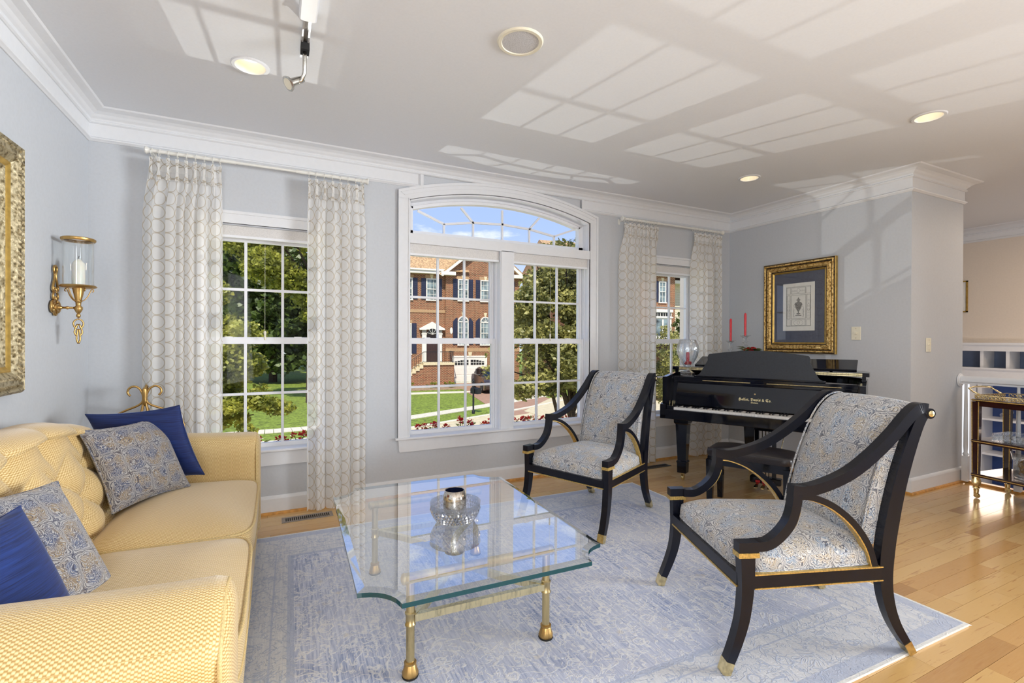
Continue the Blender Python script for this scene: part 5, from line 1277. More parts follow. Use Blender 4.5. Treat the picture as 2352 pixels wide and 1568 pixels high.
gg = G().box(-.11, -.20, 0, .11, .20, .006)
gg.box(-.11, -.20, .006, -.102, .20, .062).box(.102, -.20, .006, .11, .20, .062).box(-.102, -.20, .006, .102, -.192, .062).box(-.102, .192, .006, .102, .20, .062)
part('tray_box', gg, m_crystal2, t, **P)
hb = G()
for i in range(14):
    for j in range(2): hb.ball((-.113, -.18+.0277*i, .02+.024*j), .010, 8, 6, (.4, 1, 1))
part('pressed_dots', hb, m_crystal2, t, kind='stuff', smooth=True, **P)
t = thing('glass_bucket', cl(.15, -.26, .2005), CA, 'wide clear glass bucket on the lower shelf of the bar cart', 'bowl')
part('bucket_wall', G().lathe([(.001, 0), (.095, 0), (.10, .02), (.098, .13), (.112, .20), (.109, .20), (.095, .13), (.096, .024), (.001, .016)], (0, 0, 0), 40, caps=False), m_hurricane, t, smooth=True, **P)
t = thing('raffia_ball', cl(.15, -.26, .222), CA, 'tangle of dried brown raffia filling the glass bucket', 'decoration')
rf = G(); rn = random.Random(4)
for k in range(46):
    a, b = rn.random()*6.3, rn.random()*6.3; r0, r1 = .06+.025*rn.random(), .05+.03*rn.random(); z0 = .03+.08*rn.random()
    rf.tube([(r0*cos(a+q*.5)*.9, r1*sin(a+q*.5)*.9, z0+.025*sin(b+q*.6)) for q in range(7)], .0016, 4)
part('strands', rf, simple('dry_raffia', (.42, .26, .11), .8, nscale=60), t, kind='stuff', **P)

# built in cabinet of the lower room
t = thing('built_in_shelves', (XF-.02, 1.0, ZL), 0, 'white built-in shelving with blue backs in the lower room beyond the railing', 'shelves')
bx0, bx1 = XF-.02, XF+.30
by0, by1 = -2.6, 2.82
part('back_panel', G().box(bx1-.02, by0, ZL, bx1, by1, .80), m_bluewall, t)
part('upper_back_panel', G().box(bx1-.025, by0, .85, bx1-.005, by1+.3, 1.18), m_bluegrey, t)
part('cornice', G().box(bx0-.03, by0, 1.130, bx1, by1+.4, 1.225).box(bx0-.045, by0, 1.205, bx0-.03, by1+.4, 1.232), m_trim, t)
part('middle_rail', G().box(bx0-.03, by0, .785, bx1, by1+.4, .920).box(bx0-.045, by0, .905, bx0-.03, by1+.4, .925), m_trim, t)
y = by1-.04
while y > by0:
    part('upper_stile', G().box(bx0-.005, y-.016, .92, bx1-.03, y+.016, 1.13), m_trim, t); y -= .235
y = by1; k = 0
while y > by0:
    part('stile', G().box(bx0, y-.04, ZL, bx1-.02, y, .785), m_trim, t)
    if y-.5 > by0:
        for z in (.30, -.13, -.56, -.99): part('shelf_board', G().box(bx0+.02, y-.50, z-.025, bx1-.02, y-.04, z), m_trim, t)
    y -= .46
cols_ = [((.05, .10, .30), 'navy'), ((.60, .52, .30), 'tan'), ((.45, .08, .06), 'dark red'), ((.80, .78, .70), 'cream'), ((.10, .22, .20), 'dark green'), ((.10, .16, .45), 'blue'), ((.70, .45, .12), 'ochre'), ((.15, .10, .08), 'brown')]
y = 2.20; rn = random.Random(8)
for k in range(9):
    c_, nm = cols_[k % 8]; th = .026+.014*rn.random(); h = .22+.06*rn.random()
    b = thing('book', (bx0+.12, y-th/2, .3005), 0, f'{nm} book {"standing first in" if k == 0 else "in"} the row on the lower room shelves, {["leftmost", "second", "third", "fourth", "fifth", "sixth", "seventh", "eighth", "last"][k]} from the left', 'book', 'books on the far blue-backed shelf')
    part('cover', G().box(bx0+.05, y-th, .3005, bx0+.20, y-th+.003, .3005+h).box(bx0+.05, y-.003, .3005, bx0+.20, y, .3005+h).box(bx0+.047, y-th, .3005, bx0+.052, y, .3005+h), simple('book_'+nm.replace(' ', '_'), c_, .6, nscale=30), b)
    part('pages', G().box(bx0+.054, y-th+.003, .304, bx0+.197, y-.003, .2985+h), m_paper, b)
    y -= th+.002
for (y, z, lb, k) in ((2.60, .3005, 'small clear glass bird ornament on the upper shelf of the lower room', 1), (2.58, -.1295, 'round crystal ornament on the shelf below the glass bird', .9)):
    b = thing('glass_ornament', (bx0+.12, y, z), 0, lb, 'ornament')
    part('figure', G().ball((0, 0, .045*k), .045*k, 12, 8, (1, 1.2, .8)).ball((0, -.05*k, .09*k), .026*k, 10, 7).lathe([(.03, 0), (.012, .02)], (0, 0, 0), 12), m_crystal2, b, smooth=True, **P)
wn4 = thing('window_4', (XF+.1, 3.0, -.6)); wn4['kind'] = 'structure'
part('pane', G().box(XF+.05, 2.90, -.9, XF+.06, 3.30, .74), emis('daylit_curtain', (.95, .96, 1), .9), wn4)
part('casing', G().box(XF-.01, 2.84, -1.0, XF+.06, 2.90, .80).box(XF-.01, 3.30, -1.0, XF+.06, 3.36, .80).box(XF, 2.84, -.99, XF+.06, 3.36, -.9), m_trim, wn4)
struct('wall_lower', G().box(XF+.06, 3.3, ZL, XF+.12, YE, 1.3).box(XF+.06, 2.8, ZL, XF+.3, 3.3, -.9), m_warmwall)
ch = thing('side_chair', (6.9, 2.55, ZL), R(100), 'black spindle back chair in the lower room seen between wall and cart', 'chair')
part('seat', G().cham(-.22, -.22, .44, .22, .22, .475, .01), m_blackmatte, ch, **P)
for x in (-.19, .19):
    for y in (-.19, .19): part('leg', G().tube([(x, y, .45), (x*1.15, y*1.15, 0)], .016, 8), m_blackmatte, ch, **P)
for i in range(5): part('spindle', G().tube([(-.17+.085*i, .20, .47), (-.19+.095*i, .27, .98)], .008, 6), m_blackmatte, ch, **P)
part('crest_rail', G().box(-.24, .25, .96, .24, .29, 1.07), m_blackmatte, ch, **P)
t = thing('small_framed_picture', (XF-.012, 3.16, 1.86), 0, 'thin gold framed picture half hidden behind the wall end', 'picture')
fg = G(); fy0, fy1, fz0, fz1 = 2.925, 3.35, 1.62, 2.02
part('frame', fg.box(XF-.02, fy0, fz0, XF, fy0+.015, fz1).box(XF-.02, fy1-.015, fz0, XF, fy1, fz1).box(XF-.02, fy0, fz0, XF, fy1, fz0+.015).box(XF-.02, fy0, fz1-.015, XF, fy1, fz1), m_giltflat, t)
part('picture_sheet', G().box(XF-.008, fy0+.01, fz0+.01, XF-.004, fy1-.01, fz1-.01), m_paper, t)
light('lower_room_lamp', 'AREA', (6.7, 1.2, 2.5), (6.7, 1.4, 0), 22, (1, .80, .62), shape='DISK', size=.9)
light('lower_room_uplight', 'POINT', (6.6, 2.3, .3), (6.6, 2.3, 2), 12, (1, .76, .60), shadow_soft_size=.25)

# ================================================================== OUTSIDE
GZ = -2.05
def gstruct(name, pts, m, z, th=.06): return struct(name, G().prism(pts, z-th, z, 'z'), m)
gstruct('ground', [(-60, YW+.25), (90, YW+.25), (90, 120), (-60, 120)], m_grass, GZ, .3)
def strip(name, pts, w_, m, z):
    P2 = [Vector(p) for p in pts]; rings = []
    for i, p in enumerate(P2):
        d = (P2[min(i+1, len(P2)-1)]-P2[max(0, i-1)]).normalized(); n_ = Vector((-d.y, d.x)); a, b = p, p+n_*w_
        rings.append([(a.x, a.y, z-.05), (a.x, a.y, z), (b.x, b.y, z), (b.x, b.y, z-.05)])
    return struct(name, G().loft(rings), m)
curb = [(-30, 15.5), (-6, 16.8), (1, 17.0), (4.6, 17.55), (8.3, 19.1), (11.0, 20.4), (15, 22.6), (26, 28.5)]
def shiftn(pts, d):
    P2 = [Vector(p) for p in pts]; o = []
    for i, p in enumerate(P2):
        t_ = (P2[min(i+1, len(P2)-1)]-P2[max(0, i-1)]).normalized(); o.append((p.x-t_.y*d, p.y+t_.x*d))
    return o
strip('street', shiftn(curb, -9.0), 8.9, m_concrete, GZ+.012)
strip('kerb', shiftn(curb, -.1), .25, m_walk, GZ+.06)
sw = shiftn(curb, 1.75)
# sidewalk slabs one by one
sg = thing('sidewalk', (5, 20, GZ)); sg['kind'] = 'structure'
P2 = [Vector(p) for p in cr_path(sw, 14)]; acc = 0; seg = [P2[0]]
for a, b in zip(P2, P2[1:]):
    L = (b-a).length; k = 0
    d = (b-a).normalized(); n_ = Vector((-d.y, d.x)); m_n = max(1, int(round(L/.95)))
    for q in range(m_n):
        p0 = a+(b-a)*(q/m_n)+d*.012; p1 = a+(b-a)*((q+1)/m_n)-d*.012
        if -4 < p0.x < 14: part('paving_slab', G().prism([tuple(p0), tuple(p1), tuple(p1+n_*.78), tuple(p0+n_*.78)], GZ+.005, GZ+.03+.004*(q % 2), 'z'), m_walk, sg)
gstruct('driveway', [(9.2, 18.6), (13.5, 20.2), (14.7, 33.9), (12.0, 34.2), (11.2, 30.5), (9.6, 22.6)], m_paver, GZ+.022)
gstruct('driveway_2', [(10.3, 16.9), (19.5, 21.6), (21, 26), (13.8, 23.2), (10.2, 19.5)], m_concrete, GZ+.035)
gstruct('mulch_bed', [(7.0, 30.5), (11.2, 30.0), (11.8, 33.6), (6.5, 34.4)], m_mulch, GZ+.03)
gstruct('front_path', [(5.5, 28.6), (11.0, 27.9), (11.1, 28.7), (5.6, 29.5)], m_walk, GZ+.03)

# ---- brick townhouse across the street
HA = math.atan2(-.115, .993)
def house(loc, label):
    t = thing('townhouse', loc, HA, label, 'building'); return t
def hw(t, x0, x1, z0, z1, y, arch=False, sl=.34, sr=.34, cols=3, key=True):
    P = dict(world=False); fr = G(); w_ = .085; zz = GZ
    za, zb2 = z0-zz, z1-zz
    if arch: zs = zb2-(x1-x0)/2
    top = zs if arch else zb2
    fr.box(x0, y-.07, za, x0+w_, y, top).box(x1-w_, y-.07, za, x1, y, top).box(x0-.03, y-.10, za-.09, x1+.03, y, za).box(x0, y-.07, (za+top)/2-.03, x1, y, (za+top)/2+.03)
    if arch:
        r = (x1-x0)/2; cx_ = (x0+x1)/2; rg = []
        for k in range(13):
            a = pi*k/12; rg.append([(cx_+r*cos(a), y-.07, zs+r*sin(a)), (cx_+r*cos(a), y, zs+r*sin(a)), (cx_+(r-w_)*cos(a), y, zs+(r-w_)*sin(a)), (cx_+(r-w_)*cos(a), y-.07, zs+(r-w_)*sin(a))])
        fr.loft(rg); fr.box(x0, y-.07, zs-.06, x1, y, zs+.03)
        for k in (1, 2, 3): a = pi*k/4; fr.tube([(cx_, y-.05, zs), (cx_+(r-.05)*cos(a), y-.05, zs+(r-.05)*sin(a))], .016, 4)
    else: fr.box(x0, y-.08, top-w_, x1, y, top)
    wdw = part('window', fr, m_extwhite, t, **P)
    mu = G()
    for k in range(1, cols): x = x0+(x1-x0)*k/cols; mu.box(x-.012, y-.05, za, x+.012, y-.03, top)
    for k in (.25, .75): z = za+(top-za)*k; mu.box(x0, y-.05, z-.012, x1, y-.03, z+.012)
    part('glazing_bars', mu, m_extwhite, wdw, **P)
    gp = G().box(x0+.05, y-.035, za, x1-.05, y-.015, top)
    if arch: gp.prism([((x0+x1)/2+((x1-x0)/2-.03)*cos(pi*k/12), zs+((x1-x0)/2-.03)*sin(pi*k/12)) for k in range(13)], y-.035, y-.015)
    part('pane', gp, m_extglass, wdw, **P)
    for s, w2 in ((-1, sl), (1, sr)):
        if not w2: continue
        xa = x0-.02-w2 if s < 0 else x1+.02; xb = xa+w2; sh = G(); tp = (zb2-.12) if arch else zb2
        sh.box(xa, y-.05, za, xb, y, top if arch else tp)
        if arch:
            hh = zb2-zs-.12; sh.prism([(xa, top), (xb, top)]+([(xb-(w2)*k/6, top+hh*cos(pi/2*(1-k/6)) if False else top+hh*sin(pi/2*(k/6))*(1 if s > 0 else 1)) for k in range(1, 6)] if s > 0 else [(xb, top+hh)]+[(xb-w2*k/6, top+hh*cos(pi/2*k/6)) for k in range(1, 6)]), y-.05, y)
        for q in range(9): zq = za+.1+(top-za-.2)*q/9; sh.box(xa+.04, y-.062, zq, xb-.04, y-.05, zq+(top-za)/14)
        part('shutter', sh, m_shutter, t, **P)
    if key:
        cx_ = (x0+x1)/2
        if not arch: part('brick_lintel', G().box(x0-.06, y-.03, zb2, x1+.06, y, zb2+.24), m_soldier, t, **P)
        zk = zb2-.02; part('keystone', G().prism([(cx_-.06, zk), (cx_+.06, zk), (cx_+.13, zk+.30), (cx_-.13, zk+.30)], y-.07, y), m_cream, t, **P)
def rel(z): return z-GZ
t = house((11.973, 34.453, GZ), 'red brick townhouse across the street with navy shutters and a white garage door')
P = dict(world=False)
part('wall', G().box(-9.0, .25, 0, -.06, 9, rel(6.2)).box(-.55, 0, 0, 5.35, 9, rel(6.25)).prism([(-.55, rel(6.2)), (5.35, rel(6.2)), (2.40, rel(8.75))], 0, .3), m_brick, t, **P)
part('soldier_course', G().box(-9, .22, rel(3.24), -.55, .25, rel(3.47)).box(-.56, -.025, rel(.34), 5.36, 0, rel(.62)), m_soldier, t, **P)
part('roof', G().prism([(-.25, rel(6.35)), (9.2, rel(6.35)), (4.5, rel(10.0))], -10, 1.2, 'x').prism([(-.95, rel(5.98)), (-.75, rel(5.98)), (2.40, rel(8.62)), (5.55, rel(5.98)), (5.75, rel(5.98)), (2.40, rel(8.80))], -.30, 6, 'y'), m_shingle, t, **P)
part('cornice', G().box(-9.2, -.20, rel(6.12), -.5, .26, rel(6.40)).box(-9.2, -.28, rel(6.34), -.4, .26, rel(6.46)), m_extwhite, t, **P)
part('gable_trim', G().prism([(-1.05, rel(6.02)), (-.85, rel(5.94)), (2.40, rel(8.60)), (5.65, rel(5.94)), (5.85, rel(6.02)), (2.40, rel(8.88))], -.42, -.28).box(-.98, -.44, rel(6.04), .12, 0, rel(6.30)).box(4.70, -.44, rel(6.04), 5.80, 0, rel(6.30)), m_extwhite, t, **P)
part('gable_shingles', G().prism([(-1.12, rel(6.08)), (-1.05, rel(6.02)), (2.40, rel(8.88)), (5.85, rel(6.02)), (5.92, rel(6.08)), (2.40, rel(8.95))], -.42, 6), m_shingle, t, **P)
hw(t, -1.99, -1.16, 4.22, 5.80, .25); hw(t, -3.75, -2.98, 4.22, 5.80, .25); hw(t, .36, 1.18, 4.22, 5.82, 0); hw(t, 2.12, 2.94, 4.22, 5.82, 0)
hw(t, .36, 1.20, .88, 3.03, 0, True); hw(t, 2.12, 2.94, .88, 3.01, 0, True); hw(t, -3.80, -3.05, .20, 2.45, .25, cols=2); hw(t, 3.9, 4.6, 4.22, 5.82, 0, sl=.30, sr=.3)
# entrance
part('door_surround', G().box(-2.30, .02, rel(-.42), -1.98, .25, rel(1.95)).box(-1.14, .02, rel(-.42), -.82, .25, rel(1.95)).box(-2.34, .0, rel(1.62), -.78, .25, rel(1.70)).box(-2.30, .02, rel(1.7), -1.98, .25, rel(2.0)).box(-1.14, .02, rel(1.7), -.82, .25, rel(2.0)), m_extwhite, t, **P)
part('pediment', G().prism([(-2.50, rel(1.98)), (-.62, rel(1.98)), (-.62, rel(2.06)), (-1.56, rel(2.56)), (-2.50, rel(2.06))], -.06, .25).box(-2.5, -.10, rel(1.95), -2.0, .25, rel(2.03)).box(-1.12, -.10, rel(1.95), -.62, .25, rel(2.03)), m_extwhite, t, **P)
fan = G().prism([(-1.56+.40*cos(pi*k/12), rel(1.62)+.44*sin(pi*k/12)) for k in range(13)], -.09, -.06)
part('fanlight', fan, m_dark, t, **P)
fb_ = G()
for k in range(5): a = pi*(k+.5)/5; fb_.tube([(-1.56, -.10, rel(1.62)), (-1.56+.42*cos(a), -.10, rel(1.62)+.44*sin(a))], .016, 4)
part('fanlight_bars', fb_, m_extwhite, t, **P)
dr = part('front_door', G().box(-1.98, .12, rel(-.42), -1.14, .2, rel(1.62)), m_darkdoor, t, **P)
for x in (-1.88, -1.50):
    for z in (-.3, .55): part('door_panel', G().box(x, .10, rel(z), x+.29, .12, rel(z+.7)), m_darkdoor, dr, **P)
part('porch_slab', G().box(-2.45, -1.5, rel(-.58), -.18, .25, rel(-.42)), m_cream, t, **P)
part('porch_wall', G().box(-2.40, -1.42, 0, -.22, .25, rel(-.58)).prism([(-4.4, 0), (-2.4, 0), (-2.4, rel(-.62)), (-4.4, .3)], -1.42, -.2), m_brick, t, **P)
for k in range(7): part('step', G().box(-2.45-.26*(k+1), -1.48, rel(-.60)-.17*(k+1)-.04, -2.45-.26*k, .2, rel(-.42)-.17*(k+1)+.02), m_cream, t, **P)
rl = part('porch_railing', G().box(-2.42, -1.46, rel(.34), -.25, -1.42, rel(.39)).box(-2.42, -1.46, rel(-.36), -.25, -1.42, rel(-.33)).box(-.27, -1.46, rel(.34), -.22, .1, rel(.39)).tube([(-2.42, -1.44, rel(.36)), (-4.3, -1.44, rel(-.86))], .022, 6).tube([(-2.42, -1.44, rel(-.3)), (-4.3, -1.44, rel(-1.52))], .016, 6), m_iron, t, **P)
br = G()
for k in range(15): br.box(-2.42+.145*k, -1.45, rel(-.42), -2.40+.145*k, -1.43, rel(.36))
for k in range(12): x = -2.5-.15*k; br.box(x, -1.45, rel(-.40-.65*(k*.15+.08)/1.0), x+.02, -1.43, rel(.32-.65*(k*.15)))
for k in range(8): br.box(-.26, -1.4+.2*k, rel(-.42), -.24, -1.38+.2*k, rel(.36))
part('railing_bars', br, m_iron, rl, kind='stuff', **P)
part('address_oval', G().lathe([(.001, -.03), (.13, -.03), (.15, 0)], (0, 0, 0), 20, 'y').tf(Matrix.Translation((-.12, -.0, rel(1.9))) @ Matrix.Diagonal((.75, 1, 1.7, 1))), m_extwhite, t, **P)
gd = part('garage_door', G().box(.02, -.02, 0, 2.60, .02, rel(-.06)), m_extwhite, t, **P)
part('garage_frame', G().box(-.06, -.06, 0, .06, 0, rel(0)).box(2.56, -.06, 0, 2.68, 0, rel(0)).box(-.06, -.06, rel(-.10), 2.68, 0, rel(.02)), m_extwhite, t, **P)
for i in range(4): part('door_section_panel', G().box(.10+.62*i, -.035, .10, .10+.62*i+.55, -.02, .55).box(.10+.62*i, -.035, .65, .10+.62*i+.55, -.02, 1.15), m_extwhite, gd, **P)
for s, (xa, xb) in enumerate(((.12, 1.22), (1.36, 2.46))):
    for i in range(5):
        for j in range(2):
            x0_ = xa+(xb-xa)*i/5; tz = 1.36+.21*j; q = (i+.5)/5; topz = 1.36+.42*(.62+.38*sin(pi/2*(q if s == 0 else 1-q))); z1_ = min(tz+.18, topz)
            if z1_-tz > .05: part('garage_pane', G().box(x0_+.02, -.04, tz+.02, x0_+(xb-xa)/5-.02, -.02, z1_), m_dark, gd, **P)
part('keystone', G().prism([(1.22, rel(.0)), (1.42, rel(.0)), (1.48, rel(.30)), (1.16, rel(.30))], -.08, -.02), m_cream, t, **P)
# second house seen through the right window
t = house((27.7, 28.2, GZ), 'brick and cream siding house seen through the window by the piano')
part('wall', G().box(-9.0, 0, 0, .37, 9, rel(6.3)), m_brick, t, **P)
hw(t, -1.18, -.50, 4.20, 5.80, 0, sl=.30, sr=.30, cols=2); hw(t, -4.6, -3.8, 4.20, 5.80, 0)
hw(t, -4.6, -3.8, .6, 2.4, 0)
part('bay', G().box(-1.75, -.35, rel(.9), -.22, 0, rel(3.45)).box(-1.85, -.42, rel(3.40), -.12, 0, rel(3.62)).box(-1.85, -.42, rel(2.95), -.12, 0, rel(3.05)), m_extwhite, t, **P)
for k in range(6): part('bay_transom_pane', G().box(-1.70+.24*k, -.37, rel(3.10), -1.52+.24*k, -.35, rel(3.35)), m_dark, t, **P)
for k in range(2): part('bay_pane', G().box(-1.62+.68*k, -.37, rel(1.6), -1.10+.68*k, -.35, rel(2.85)), m_extglass, t, **P)
br = G().box(-1.9, -1.2, rel(1.3), -.1, -1.16, rel(1.36))
for k in range(13): br.box(-1.88+.14*k, -1.19, rel(.45), -1.86+.14*k, -1.17, rel(1.33))
part('balcony_rail', br.box(-1.95, -1.25, rel(.3), -.05, 0, rel(.45)), m_iron, t, **P)
part('siding_wing', G().box(.37, 1.2, 0, 7, 9, rel(5.9)), m_siding, t, **P)
for k in range(40): part('siding_board', G().prism([(1.2, .2*k), (1.155, .2*k+.01), (1.19, .2*k+.2)], .37, 3.6, 'x'), m_siding, t, **P)
part('eaves', G().box(.2, .3, rel(5.75), 7.3, 1.2, rel(6.0)).box(-9.2, -.4, rel(6.2), .6, 0, rel(6.45)), m_extwhite, t, **P)
part('roof', G().prism([(-.5, rel(6.4)), (9.5, rel(6.4)), (4.5, rel(9.3))], -9.3, 7.4, 'x'), m_shingle, t, **P)
gr = part('garage_door', G().box(-6.5, -.03, 0, -3.9, 0, 2.05), m_extwhite, t, **P)

# ---- cars
def car(loc, rz, paint, lab):
    t = thing('car', loc, rz, lab, 'car'); P = dict(world=False)
    lower = cr_path([(-2.25, .38), (-2.28, .62), (-2.15, .88), (-1.6, .98), (-.6, 1.0), (.8, .98), (1.6, .90), (2.15, .74), (2.28, .52), (2.25, .30)], 3)
    def sec(k, ins):
        return [(p[0]*(1-ins*.03), p[1]) for p in lower]
    g = G(); yw = .90
    rings = []
    for y, sc_, dz in ((-yw, .97, .0), (-yw+.06, 1, .02), (yw-.06, 1, .02), (yw, .97, 0)):
        rings.append([(p[0]*sc_, y, p[1]+dz*(1 if p[1] > .8 else 0)) for p in lower]+[(2.1*sc_, y, .20), (-2.1*sc_, y, .20)])
    body = part('body', g.loft(rings), paint, t, smooth=35, **P)
    cab = [(-1.75, .98), (-1.25, 1.38), (-.55, 1.49), (.25, 1.46), (.75, 1.28), (1.25, .96)]
    rings = [[(p[0]*s_, y, .98+(p[1]-.98)) for p in cr_path(cab, 3)] for y, s_ in ((-.80, 1.0), (-.62, .92), (.62, .92), (.80, 1.0))]
    rings = [[(p[0], y if p[1] < 1.1 else y*.84, p[1]) for p in cr_path(cab, 3)] for y in (-.80, .80)]
    part('roof', G().loft(rings), paint, t, smooth=35, **P)
    for s in (-1, 1):
        part('side_window', G().prism([(-1.40, 1.02), (-1.05, 1.34), (-.30, 1.41), (-.28, 1.02)], s*.80-.012, s*.80+.012).prism([(-.20, 1.02), (-.22, 1.41), (.25, 1.37), (.85, 1.02)], s*.80-.012, s*.80+.012).tf(Matrix.Shear('XZ', 4, (0, 0)) if False else Matrix.Identity(4)), m_carglass, t, **P)
        for x in (-1.40, 1.38):
            w_ = part('wheel', G().lathe([(.20, -.10), (.32, -.10), (.335, -.06), (.335, .06), (.32, .10), (.20, .10)], (x, s*.84, .335), 28, 'y'), m_tyre, t, smooth=35, **P)
            rimg = G().lathe([(.001, s*.07), (.06, s*.085), (.06, s*.07)], (x, s*.84, .335), 12, 'y').lathe([(.19, s*.09), (.215, s*.098), (.22, s*.06)], (x, s*.84, .335), 24, 'y', caps=False)
            for k in range(8): a = 2*pi*k/8; rimg.tube([(x+.04*cos(a), s*.92, .335+.04*sin(a)), (x+.20*cos(a), s*.935, .335+.20*sin(a))], .018, 4)
            part('alloy_rim', rimg, m_alloy, w_, **P); part('brake_disc', G().lathe([(.001, s*.02), (.19, s*.02)], (x, s*.84, .335), 20, 'y', caps=False), m_dark, w_, **P)
    part('windscreen', G().loft([[(.79, -.66, 1.29), (.79, .66, 1.29), (.77, .66, 1.27), (.77, -.66, 1.27)], [(1.28, -.76, .99), (1.28, .76, .99), (1.26, .76, .97), (1.26, -.76, .97)]]), m_carglass, t, **P)
    part('rear_window', G().loft([[(-1.25, -.62, 1.36), (-1.25, .62, 1.36), (-1.23, .62, 1.34), (-1.23, -.62, 1.34)], [(-1.74, -.74, 1.02), (-1.74, .74, 1.02), (-1.72, .74, 1.0), (-1.72, -.74, 1.0)]]), m_carglass, t, **P)
    for y in (-.62, .62): part('tail_light', G().box(-2.29, y-.18, .62, -2.22, y+.18, .76), m_redwax, t, **P); part('headlight', G().box(2.12, y-.18, .56, 2.26, y+.18, .68), m_alloy, t, **P)
    part('mirror', G().ball((.72, -.93, 1.04), .09, 8, 6, (.8, 1, .8)).ball((.72, .93, 1.04), .09, 8, 6, (.8, 1, .8)), paint, t, smooth=True, **P)
    return t
car((12.55, 28.6, GZ+.025), R(79+180), m_carbrown, 'dark bronze sedan parked on the driveway before the white garage')
car((20.3, 21.2, GZ+.04), R(28), m_cargold, 'champagne coloured car seen low in the right window behind the armchair back')
car((23.2, 25.4, GZ+.04), R(28), m_cargrey, 'grey car parked beyond the champagne one, seen in the window by the piano')

t = thing('mailbox', (7.90, 19.95, GZ), R(20), 'black kerbside mailbox on a turned post with a ball finial', 'mailbox')
part('post', G().lathe([(.07, 0), (.07, .12), (.04, .16), (.045, .6), (.04, .95), (.05, 1.0), (.03, 1.30), (.045, 1.34), (.03, 1.40), (.05, 1.46), (.001, 1.52)], (0, 0, 0), 14), m_iron, t, smooth=40, **P)
part('box', G().prism([(.03, .88), (.25, .88), (.25, 1.06)]+[(.14+.11*cos(pi*k/8), 1.06+.10*sin(pi*k/8)) for k in range(1, 8)]+[(.03, 1.06)], -.24, .24), m_iron, t, **P)

# ---- trees, shrubs, flowers
def crown(g, c, r, n, lf, rn, hollow=.55, droop=0.0, clump=28):
    cs = []
    for k in range(clump):
        while True:
            p = Vector((rn.uniform(-1, 1), rn.uniform(-1, 1), rn.uniform(-1, 1)))
            if hollow < p.length < 1: break
        cs.append(Vector((c[0]+p.x*r[0]*.86, c[1]+p.y*r[1]*.86, c[2]+p.z*r[2]*.86)))
    N_ = np.random.default_rng(rn.randrange(9999)); cr_ = min(r)*.36
    idx = N_.integers(0, clump, n); d = N_.normal(0, 1, (n, 3)); d /= np.linalg.norm(d, axis=1)[:, None]; rad = cr_*N_.random(n)**.4
    base = np.array([tuple(q) for q in cs])[idx]+d*rad[:, None]*np.array([1, 1, .75])
    a = N_.normal(0, 1, (n, 3)); a[:, 2] *= .6; a /= np.linalg.norm(a, axis=1)[:, None]; b = np.cross(a, N_.normal(0, 1, (n, 3))); b /= np.linalg.norm(b, axis=1)[:, None]
    L = lf*(.7+.6*N_.random(n))[:, None]
    v0 = base-a*L*.5; v1 = base+b*L*.33; v2 = base+a*L*.5; v3 = base-b*L*.33
    vs = np.stack([v0, v1, v2, v3], 1).reshape(-1, 3); s0 = len(g.v)
    g.v += [tuple(q) for q in vs]; g.f += [(s0+4*i, s0+4*i+1, s0+4*i+2, s0+4*i+3) for i in range(n)]; g.m += [0]*n
def tree(loc, parts_, leaf, lab, trunk, n, lf, seed, branches=(), group=None, cat='tree', name='tree', clump=28, hollow=.5):
    rn = random.Random(seed); t = thing(name, loc, 0, lab, cat, group)
    g = G(); tot = sum(p[1][0]*p[1][1]*p[1][2] for p in parts_)
    for c_, r_ in parts_: crown(g, c_, r_, int(n*r_[0]*r_[1]*r_[2]/tot), lf, rn, hollow, clump=clump)
    part('crown', g, leaf, t, kind='stuff')
    tg = G(); tg.tube([(loc[0], loc[1], loc[2]), (loc[0]+.05, loc[1], loc[2]+trunk[1]*.5), (loc[0]-.03, loc[1]+.05, loc[2]+trunk[1])], [trunk[0], trunk[0]*.8, trunk[0]*.5], 8)
    for b in branches: tg.tube(b[0], b[1], 7)
    for c_, r_ in parts_:
        for k in range(5):
            e_ = (c_[0]+rn.uniform(-.6, .6)*r_[0], c_[1]+rn.uniform(-.6, .6)*r_[1], c_[2]+rn.uniform(-.3, .6)*r_[2]); s_ = (loc[0], loc[1], loc[2]+trunk[1]*rn.uniform(.4, .95))
            tg.tube([s_, tuple((Vector(s_)+Vector(e_))/2+Vector((0, 0, .1))), e_], [trunk[0]*.35, trunk[0]*.25, trunk[0]*.1], 5)
    part('trunk', tg, m_bark, t); return t
tree((6.75, 10.3, GZ), [((6.75, 10.5, 1.75), (1.85, 1.5, 1.95)), ((5.6, 10.0, .75), (1.35, 1.0, 1.0)), ((7.6, 10.2, .9), (1.5, 1.2, 1.3)), ((6.6, 10.4, 3.0), (1.0, .9, .9))], m_leaf_o, 'round olive-green tree filling the right pane of the centre window', (.11, 2.6), 46000, .105, 5,
     branches=(([(6.7, 10.3, GZ+.1), (6.55, 10.2, -1.2), (6.2, 10.1, -.5), (5.9, 10.0, .3)], [.07, .06, .05, .03]), ([(6.8, 10.3, GZ+.3), (7.2, 10.3, -.9), (7.6, 10.2, .2)], [.06, .05, .03])))
tree((-2.0, 11.8, GZ), [((-1.25, 11.6, .75), (1.35, 1.1, 1.1)), ((-.75, 11.2, -.2), (1.1, .8, .6)), ((-2.2, 11.6, 1.6), (1.5, 1.2, 1.2))], m_leaf_y, 'bright yellow-green tree close outside the left window', (.10, 2.2), 34000, .095, 6)
tree((1.6, 27.0, GZ), [((1.4, 27, 5.6), (3.2, 2.2, 2.6)), ((2.6, 26.5, 3.2), (1.8, 1.5, 1.6)), ((-1.2, 27.4, 7.6), (2.6, 2, 2.4))], m_leaf_y, 'mid green tree with lit branches behind the lawn in the left window', (.22, 8), 26000, .2, 7)
